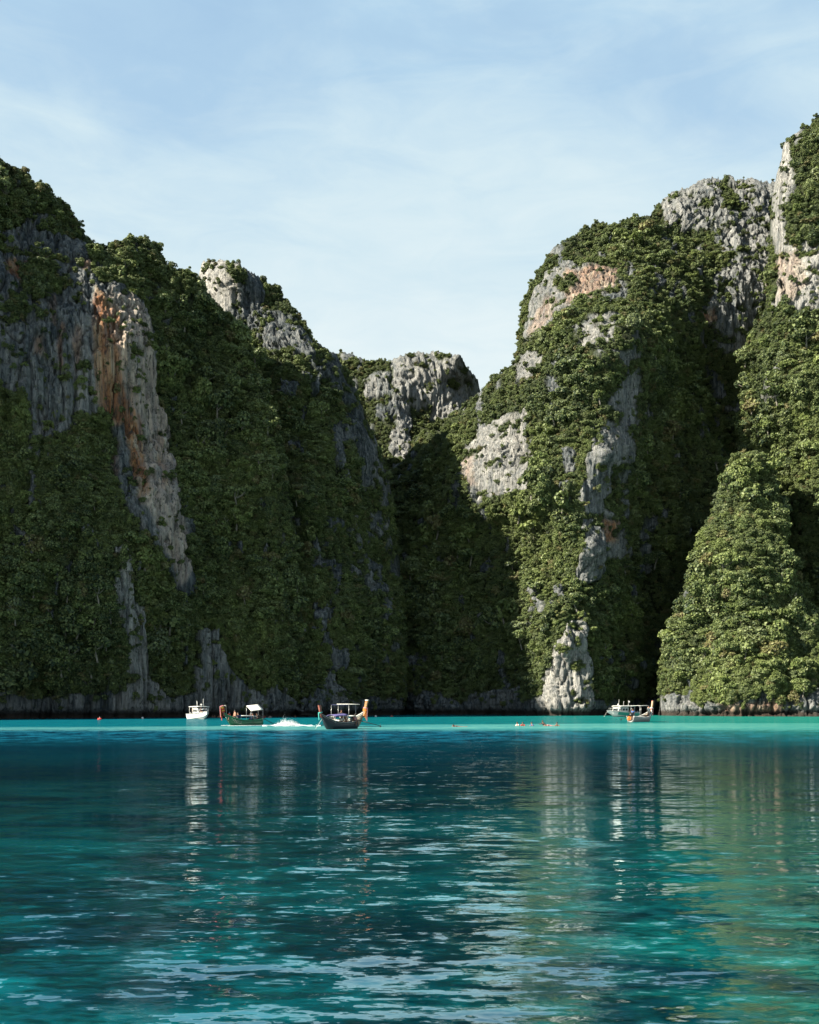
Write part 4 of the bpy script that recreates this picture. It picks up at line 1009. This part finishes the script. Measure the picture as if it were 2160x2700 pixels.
    if shorts and pose in ('stand', 'sit'):
        bm = tube([pel + Vector((0, 0, .10)), pel + Vector((0, 0, -.06))], [.175, .18], 10)
        for lg in legs:
            kn = Vector(lg[0]); bm = join(bm, tube([pel + Vector((0, kn.y * .7, 0)), pel.lerp(kn, .75) + Vector((0, kn.y * .2, 0))], [.125, .10], 8))
        obj('shorts', bm, shorts, o)
    return r

def up(t, x, y, z):
    """world point of a local spot on a boat"""
    a = t.rotation_euler.z; x, y, z = x * t.scale.x, y * t.scale.x, z * t.scale.x
    return (t.location.x + x * math.cos(a) - y * math.sin(a), t.location.y + x * math.sin(a) + y * math.cos(a), t.location.z + z)

# ---- green longtail under way
g = on_water(641, 1913)
gt, gh, gg = longtail('green longtail boat with orange and red sashes on its bow and a white canopy', g, (-.80, -.60), 6.6, .88, GREEN, LGREEN, REDW, [RED, YELLOW, RED, ORANGE, YELLOW, PINK], prow_h=1.0, gz=.72)
motor(gt, 6.6, gg, (-1, .1), 2.6)
awning(gt, -3.1, -1.0, .80, 2.62, CREAM, tilt=-.2, arch=.03, zb=.6, tlt_y=-.38)
awning(gt, -1.9, .7, .72, 1.38, BLUE, tilt=.06, arch=.10, zb=.6)
obj('awning_edge', tube([(-1.9, .74, 1.38), (-.6, .74, 1.42), (.7, .74, 1.45)], [.05] * 3, 6), CREAM, gt)
# painted lettering on the port bow, too small to read: short slanted strokes
bm = None
lr = random.Random(3)
for row in range(3):
    for k in range(7 - row):
        u = .60 + .035 * k + .01 * row
        x = -3.3 + 6.6 * u; z = gg(u) - .30 - .15 * row + .01 * k; y = gh(u) * (.965 - .03 * row) + .045
        s = tube([(x, y, z), (x + .05, y + .0, z + .05 + lr.random() * .05), (x + .10, y, z + .01)], [.014, .016, .012], 4)
        bm = s if bm is None else join(bm, s)
obj('painted_lettering', bm, CREAM, gt)
gt.scale = (.84, .84, .90)
fl = obj('bow_flag', join(tube([(2.9, .1, 1.7), (3.0, .1, 3.0)], [.02, .02], 5), sheet([[(3.0, .1, 3.0), (3.0, .1, 2.86)], [(3.35, .16, 3.0), (3.35, .16, 2.9)]], .01)), CREAM, gt)
person('shirtless person standing near the bow of the green longtail boat', up(gt, 1.35, -.05, .32), (-.7, -.7), 'stand', None, DARKC)
person('person in a navy patterned shirt seated amidships in the green longtail boat', up(gt, .95, .35, .9), (-.9, -.3), 'sit', NAVYC, DARKC)
person('person with a blue cap crouching behind the sashes of the green longtail boat', up(gt, 2.35, .1, 1.22), (-.5, -.8), 'sit', RED, DARKC, hat=BLUE, k=.8)
person('person in a blue shirt seated under the front edge of the white canopy', up(gt, -1.25, .3, .72), (-.8, -.5), 'sit', BLUE, DARKC, skin=SKIN2)
person('boatman in dark clothes seated at the stern of the green longtail boat', up(gt, -2.55, 0, .82), (-.8, -.6), 'sit', DARKC, DARKC, skin=SKIN2)
person('person in a beige shirt seated beside the rear pole of the white canopy', up(gt, -1.95, -.3, .80), (-.8, -.6), 'sit', CREAM, DARKC)

# ---- purple roofed longtail and the wooden one moored behind it
pw = on_water(893, 1922)
pt_, ph, pg = longtail('dark navy longtail boat with a purple awning and its long tail shaft swung out', pw, (-.62, -.78), 6.4, .92, NAVY, GREYM, REDW, [TEALC], prow_h=1.05, gz=.70)
motor(pt_, 6.4, pg, (-.42, .9), 3.4, .32)
awning(pt_, -1.1, 1.5, .82, 1.62, PURPLE, tilt=-.12, arch=.20, zb=.7)
awning(pt_, -2.5, -1.15, .78, 1.56, CREAM, tilt=-.05, arch=.06, zb=.7)
pt_.scale = (.90, .90, .94)
obj('cushion', box_bm(.7, .6, .2, (-.4, .1, .62), .05), PINK, pt_)
obj('fuel_can', box_bm(.3, .22, .36, (-1.6, .3, .62), .04), BLUE, pt_)
obj('mooring_rope', tube([(3.2, .1, 1.2), (3.8, .2, .7), (4.4, .2, .1)], [.02] * 3, 5), CREAM, pt_)
person('boatman in a pink shirt seated at the stern beside the tail shaft', up(pt_, -2.7, .35, .80), (.6, -.6), 'sit', PINK, DARKC, skin=SKIN2)
person('shirtless person seated under the cream end of the purple awning', up(pt_, -1.5, -.1, .74), (.2, -.9), 'sit', None, DARKC)
person('person in white seated under the middle of the purple awning', up(pt_, -.3, .3, .72), (-.3, -.9), 'sit', CREAM, DARKC, skin=SKIN2)
qw = on_water(912, 1917); qw.y += 2.0
qt, qh, qg = longtail('longtail boat with tall varnished prow and orange garlands moored behind the purple awning', (qw.x, qw.y, 0), (.80, -.60), 5.6, .80, DECKW, CREAM, WOOD, [ORANGE, ORANGE, PINK], prow_h=1.45, gz=.72, cap=CREAM)
awning(qt, -2.0, .9, .70, 2.75, NAVYC, tilt=0, arch=.03, zb=.6)
obj('roof_rail', tube([(-1.0, -.74, 2.83), (1.0, -.74, 2.83), (2.2, -.1, 2.80)], [.035] * 3, 5), CREAM, qt)
motor(qt, 5.6, qg, (-1, 0), 1.6)
person('person in dark clothes standing beside the garlanded prow', up(qt, -.9, 0, .35), (.3, -.9), 'stand', DARKC, DARKC, skin=SKIN2)

# ---- white longtail at right
rw = on_water(1690, 1903)
rt, rh, rg = longtail('white longtail boat with a varnished prow moored in front of the right speedboat', rw, (.70, .71), 6.2, .98, GREYM, WHITE, WOOD, [PINK, CREAM], prow_h=1.5, gz=.66, cap=REDW)
motor(rt, 6.2, rg, (-.8, .5), 1.6, .1, up=.25)
awning(rt, -1.6, 1.3, .82, 2.55, CREAM, tilt=0, arch=.03, zb=.6)
for k in range(4):
    ring = [(-3.15 + .05 * k, .2 + .30 * math.cos(a), .42 + .10 * k + .30 * math.sin(a) * .5) for a in [2 * PI * q / 14 for q in range(15)]]
    obj('rope_coil', tube(ring, [.045] * 15, 6), ORANGE, rt)
for k in range(3): obj('storage_box', box_bm(.5, .45, .34, (-.6 + .75 * k, -.25, .48), .03), (CREAM, WHITE, PINK)[k], rt)
person('person in a white shirt standing under the prow of the white longtail boat', up(rt, 2.0, -.2, .78), (-.5, -.8), 'stand', WHITE, WHITE)
person('person in a blue shirt standing at the engine of the white longtail boat', up(rt, -2.0, .2, .32), (-.2, -.9), 'stand', BLUE, DARKC, skin=SKIN2)

# ---- speedboats
def speedboat(label, loc, head, L, B, bounce_tint=None, nwin=3, group='white speedboats'):
    t = thing('speedboat', label, 'speedboat', loc, head, group)
    n = 16
    def half(u): return B * (1 - max(0, (u - .45) / .55) ** 2.4 * .96)
    def gun(u): return .95 + .45 * u ** 2
    def ch(u): return half(u) * (.86 - .25 * u)
    bm = bmesh.new(); rows = []
    for i in range(n + 1):
        u = i / n; x = -L / 2 + L * u + (.45 if i == n else 0); b, c, g_ = half(u), ch(u), gun(u)
        k = -.35 + 1.25 * max(0, (u - .7) / .3) ** 2; cz = .05 + .55 * u ** 2
        prof = [(-b, g_), (-c, max(cz, k + .02)), (0, k), (c, max(cz, k + .02)), (b, g_), (b - .05, g_), (c * .9, .42 + .5 * u * u), (-c * .9, .42 + .5 * u * u), (-b + .05, g_)]
        if b < .12: prof = [(max(-b, min(b, y)), z) for y, z in prof]
        rows.append([bm.verts.new((x - (.5 * (1 - z / g_) * u ** 3), y, z)) for y, z in prof])
    m_ = len(rows[0])
    for a, c in zip(rows[:-1], rows[1:]):
        for j in range(m_): bm.faces.new((a[j], a[(j + 1) % m_], c[(j + 1) % m_], c[j]))
    bm.faces.new(rows[0]); bm.faces.new(rows[-1][::-1]); bmesh.ops.recalc_face_normals(bm, faces=bm.faces)
    obj('hull', bm, WHITE, t, False)
    for s in (-1, 1):
        obj('rubbing_strip', tube([(-L / 2 + L * i / n, s * (half(i / n) + .01), gun(i / n) - .07) for i in range(n)], [.04] * n, 6), GREYM, t)
        if bounce_tint:
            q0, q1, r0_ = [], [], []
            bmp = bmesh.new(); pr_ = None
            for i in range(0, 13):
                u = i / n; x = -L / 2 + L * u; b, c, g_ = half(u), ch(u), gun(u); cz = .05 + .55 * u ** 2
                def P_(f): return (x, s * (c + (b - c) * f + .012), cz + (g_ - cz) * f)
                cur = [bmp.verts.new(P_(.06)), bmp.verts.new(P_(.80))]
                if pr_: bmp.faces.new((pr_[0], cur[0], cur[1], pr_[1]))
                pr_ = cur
            obj('bounce_tinted_side', bmp, bounce_tint, t, False)  # turquoise light bounced off the water, painted onto the white hull
    dk = sheet([[(-L / 2 + L * u, s * (half(u) - .06), gun(u) + .02) for s in (-1, 0, 1)] for u in (.72, .8, .88, .95)], .04); obj('foredeck', dk, WHITE, t)
    # cabin with slanted front
    x0, x1, hw = -L * .12, L * .20, B * .72
    bm = bmesh.new(); vs = [bm.verts.new(p) for p in ((x0, -hw, .9), (x1 + .5, -hw * .9, 1.0), (x1, -hw * .86, 2.0), (x0, -hw * .95, 2.0), (x0, hw, .9), (x1 + .5, hw * .9, 1.0), (x1, hw * .86, 2.0), (x0, hw * .95, 2.0))]
    for f in ((0, 1, 2, 3), (5, 4, 7, 6), (1, 5, 6, 2), (3, 2, 6, 7), (4, 0, 3, 7)): bm.faces.new([vs[i] for i in f])
    bmesh.ops.recalc_face_normals(bm, faces=bm.faces); cb_ = obj('cabin', bm, WHITE, t, False)
    for s in (-1, 1):
        for k in range(nwin):
            xa = x0 + .2 + (x1 - x0 - .1) * k / nwin; obj('window', box_bm((x1 - x0) / nwin - .2, .04, .5, (xa + (x1 - x0) / nwin / 2 - .1, s * (hw * .95 + .005), 1.55), .01), GLASS, cb_)
    wsh = box_bm(.04, hw * 1.5, .62, (0, 0, 0), .01); 
    for v in wsh.verts: v.co = Vector((x1 + .27 - v.co.z * .5 + v.co.x, v.co.y, 1.52 + v.co.z))
    obj('windscreen', wsh, GLASS, cb_)
    obj('hardtop', sheet([[(x0 - L * .24 + (x1 - x0 + L * .27) * i / 5, B * .86 * s, 2.32 + .08 * (1 - s * s) - .05 * (i / 5 - .5) ** 2) for s in (-1, -.5, 0, .5, 1)] for i in range(6)], .12), WHITE, t)
    for x in (x0 - L * .22, x0 + .1, x1):
        for s in (-1, 1): obj('roof_post', tube([(x, s * B * .78, 1.0), (x, s * B * .76, 2.26)], [.04, .04], 6), WHITE, t)
    for x, h_, y in ((x1 - .3, 1.4, .3), (x0 + .2, 1.0, -.3), (x0 - .8, .9, .1)): obj('antenna', tube([(x, y, 2.36), (x - .15, y, 2.36 + h_)], [.03, .02], 5), WHITE, t)
    obj('radar_dome', join(tube([(x1 - .5, 0, 2.36), (x1 - .5, 0, 2.6)], [.07, .06], 8), tube([(x1 - .5, 0, 2.6), (x1 - .5, 0, 2.68), (x1 - .5, 0, 2.78)], [.2, .22, .1], 10)), WHITE, t)
    # bow rail
    for s in (-1, 1):
        pts = [(-L / 2 + L * u, s * max(half(u) - .08, .04), gun(u) + .5) for u in (.66, .74, .82, .9, .97)]
        obj('bow_rail', join(tube(pts, [.025] * 5, 5), *[tube([(p[0], p[1], p[2] - .5), p], [.02, .02], 5) for p in pts[::2]]), STEEL, t)
    for y in (-.45, .45):
        e = obj('outboard_motor', join(box_bm(.45, .36, .5, (-L / 2 - .28, y, 1.0), .08), box_bm(.16, .14, .9, (-L / 2 - .28, y, .35), .03)), GREYM, t)
    return t
w1 = on_water(527, 1896)
s1 = speedboat('white speedboat with people aboard left of the green longtail boat', w1, (.50, -.87), 7.6, 1.45)
for i, (x, y, lab, sh) in enumerate(((1.9, -.4, 'shirtless person seated on the foredeck of the left speedboat, nearest its bow', None), (1.5, .45, 'person in a white shirt seated on the foredeck of the left speedboat', WHITE), (-2.3, -.5, 'person in an orange vest standing at the back of the left speedboat', ORANGE), (-1.7, .5, 'shirtless person standing under the hardtop of the left speedboat', None))):
    person(lab, up(s1, x, y, 1.22 if x > 0 else .5), (.5, -.8), 'sit' if x > 0 else 'stand', sh, DARKC, skin=SKIN if i % 2 else SKIN2)
w2 = on_water(1640, 1889.5)
s2 = speedboat('white speedboat, turquoise water light painted on its sides, moored behind the white longtail boat', w2, (-.86, -.50), 7.6, 1.5, TURQ)
obj('anchor_rope', tube([(4.0, 0, 1.2), (4.6, 0, .55), (5.1, 0, -.05)], [.02] * 3, 5), CREAM, s2)
obj('signal_flag', join(tube([(-1.6, .3, 2.36), (-1.6, .3, 3.5)], [.025, .02], 5), sheet([[(-1.6, .3, 3.5), (-1.6, .3, 3.0)], [(-2.0, .35, 3.3), (-1.9, .35, 2.95)]], .02)), WHITE, s2)
person('dark haired person in an orange top standing at the right speedboat cabin', up(s2, -1.9, -.6, .55), (-.3, -.9), 'stand', ORANGE, DARKC)

# ---- swimmers and floats
SW = [(562, 1891.5, 'swim', None, 'head of the leftmost swimmer of three beside the left speedboat'), (568, 1891.5, 'swim', DARKC, 'middle swimmer of three between the left speedboat and the green boat'), (577, 1891.5, 'swim', ORANGE, 'rightmost swimmer of three between the left speedboat and the green boat'),
      (690, 1892, 'swim', None, 'swimmer just behind the stern of the green longtail boat'), (697, 1892, 'swim', RED, 'swimmer in a red vest behind the stern of the green longtail boat'), (713, 1892, 'swim', CREAM, 'swimmer in a pale vest left of the white spray'), (780, 1891, 'swim', None, 'swimmer whose head shows above the white spray'),
      (1033, 1890, 'swim', RED, 'swimmer in a red vest right of the tail shaft near the dark shore'), (1205, 1916, 'float', None, 'lone pale swimmer stretched out flat in the bright shallow band'),
      (1366, 1914, 'swim', CREAM, 'leftmost swimmer of the group in the bright shallows'), (1379, 1914, 'swim', RED, 'swimmer in a red vest in the group in the bright shallows'), (1404, 1914, 'swim', BLUE, 'swimmer in blue in the middle of the group in the shallows'),
      (1433, 1913, 'swim', DARKC, 'swimmer in a black suit raised out of the water in the shallows'), (1447, 1914, 'float', PINK, 'swimmer in pink stretched out beside the one in black'), (1469, 1914.5, 'swim', None, 'rightmost swimmer of the group in the bright shallows')]
for i, (px, py, ps, sh, lab) in enumerate(SW):
    p = on_water(px, py); p.z = .08 if ps == 'swim' else .06
    if px == 1433: p.z = .28
    person(lab, p, (random.uniform(-1, 1), -.6) if ps == 'swim' else (-1, -.1), ps, sh, None, skin=SKIN if i % 2 else SKIN2, group='swimmers in the bay')
p = on_water(263, 1897.5)
bm = bmesh.new(); bmesh.ops.create_uvsphere(bm, u_segments=14, v_segments=9, radius=.30)
for v in bm.verts: v.co.z = v.co.z * .7 + .1; v.co.x *= 1.35
b1 = thing('mooring_buoy', 'red and white mooring buoy floating near the left shore', 'buoy', p); obj('float', bm, RED, b1)
obj('ring', tube([(.0, 0, .28), (.06, 0, .40), (.0, 0, .46), (-.06, 0, .40), (0, 0, .28)], [.03] * 5, 5), WHITE, b1)
for px, py, lab in ((376, 1895, 'small white buoy below the grey pinnacle foot'), (991, 1890, 'small white buoy right of the tail shaft')):
    p = on_water(px, py); b1 = thing('mooring_buoy', lab, 'buoy', p)
    bm = bmesh.new(); bmesh.ops.create_uvsphere(bm, u_segments=12, v_segments=8, radius=.24)
    for v in bm.verts: v.co.z += .08
    obj('float', bm, WHITE, b1); obj('ring', tube([(.0, 0, .30), (.05, 0, .36), (.0, 0, .42), (-.05, 0, .36), (0, 0, .30)], [.02] * 5, 5), GREYM, b1)

# ---- spray and wake of the boats
def droplets(name, pts, sizes, label, cat, flat=1.0):
    T = np.array([(1, 1, 1), (1, -1, -1), (-1, 1, -1), (-1, -1, 1)], float) * .6
    r = np.random.default_rng(5); n = len(pts)
    V = np.repeat(np.array(pts), 4, 0).reshape(n, 4, 3) + T[None] * np.array(sizes)[:, None, None] * np.array([1, 1, flat]) * r.uniform(.7, 1.3, (n, 4, 3))
    Fi = np.array([(0, 1, 2), (0, 3, 1), (0, 2, 3), (1, 3, 2)])
    Fa = (np.arange(n)[:, None, None] * 4 + Fi[None]).reshape(-1, 3)
    me = bpy.data.meshes.new(name); me.from_pydata(V.reshape(-1, 3).tolist(), [], Fa.tolist()); me.materials.append(FOAM)
    o = bpy.data.objects.new(name, me); COL.objects.link(o); return tag(o, label, cat, kind='stuff')
rs = np.random.default_rng(77)
c0 = on_water(760, 1913)
pts, sz = [], []
for _ in range(3400):
    u = rs.beta(1.6, 1.8); x = (u - .45) * 4.4
    hmax = .75 * (math.exp(-((u - .36) / .2) ** 2) + .5 * math.exp(-((u - .62) / .12) ** 2)) * (.6 + .8 * abs(math.sin(u * 31))) + .10
    z = abs(rs.normal()) * .42 * hmax
    pts.append((c0.x + x + rs.normal() * .08, c0.y + rs.normal() * .5, z)); sz.append(rs.uniform(.012, .05) * (1.25 - .6 * z / (hmax + .01) if z < hmax else .5))
droplets('spray', pts, sz, 'burst of white spray between the green and the purple roofed boats', 'spray')
pts, sz = [], []
for _ in range(2600):
    px = 690 + 155 * rs.beta(1.2, 1.1); cpt = on_water(px, 1913.5 + rs.normal() * .7)
    if math.sin(px * .21) + math.sin(px * .083 + cpt.y * .9) < -.1: continue
    pts.append((cpt.x, cpt.y, .02)); sz.append(rs.uniform(.03, .10))
for _ in range(900):
    q = up(gt, rs.uniform(-3.6, 3.2), rs.choice([-1, 1]) * (1.0 + abs(rs.normal()) * .18), .03)
    pts.append(q); sz.append(rs.uniform(.03, .10))
droplets('wake_foam', pts, sz, 'thin line of white wake foam behind the green longtail boat', 'foam', .35)
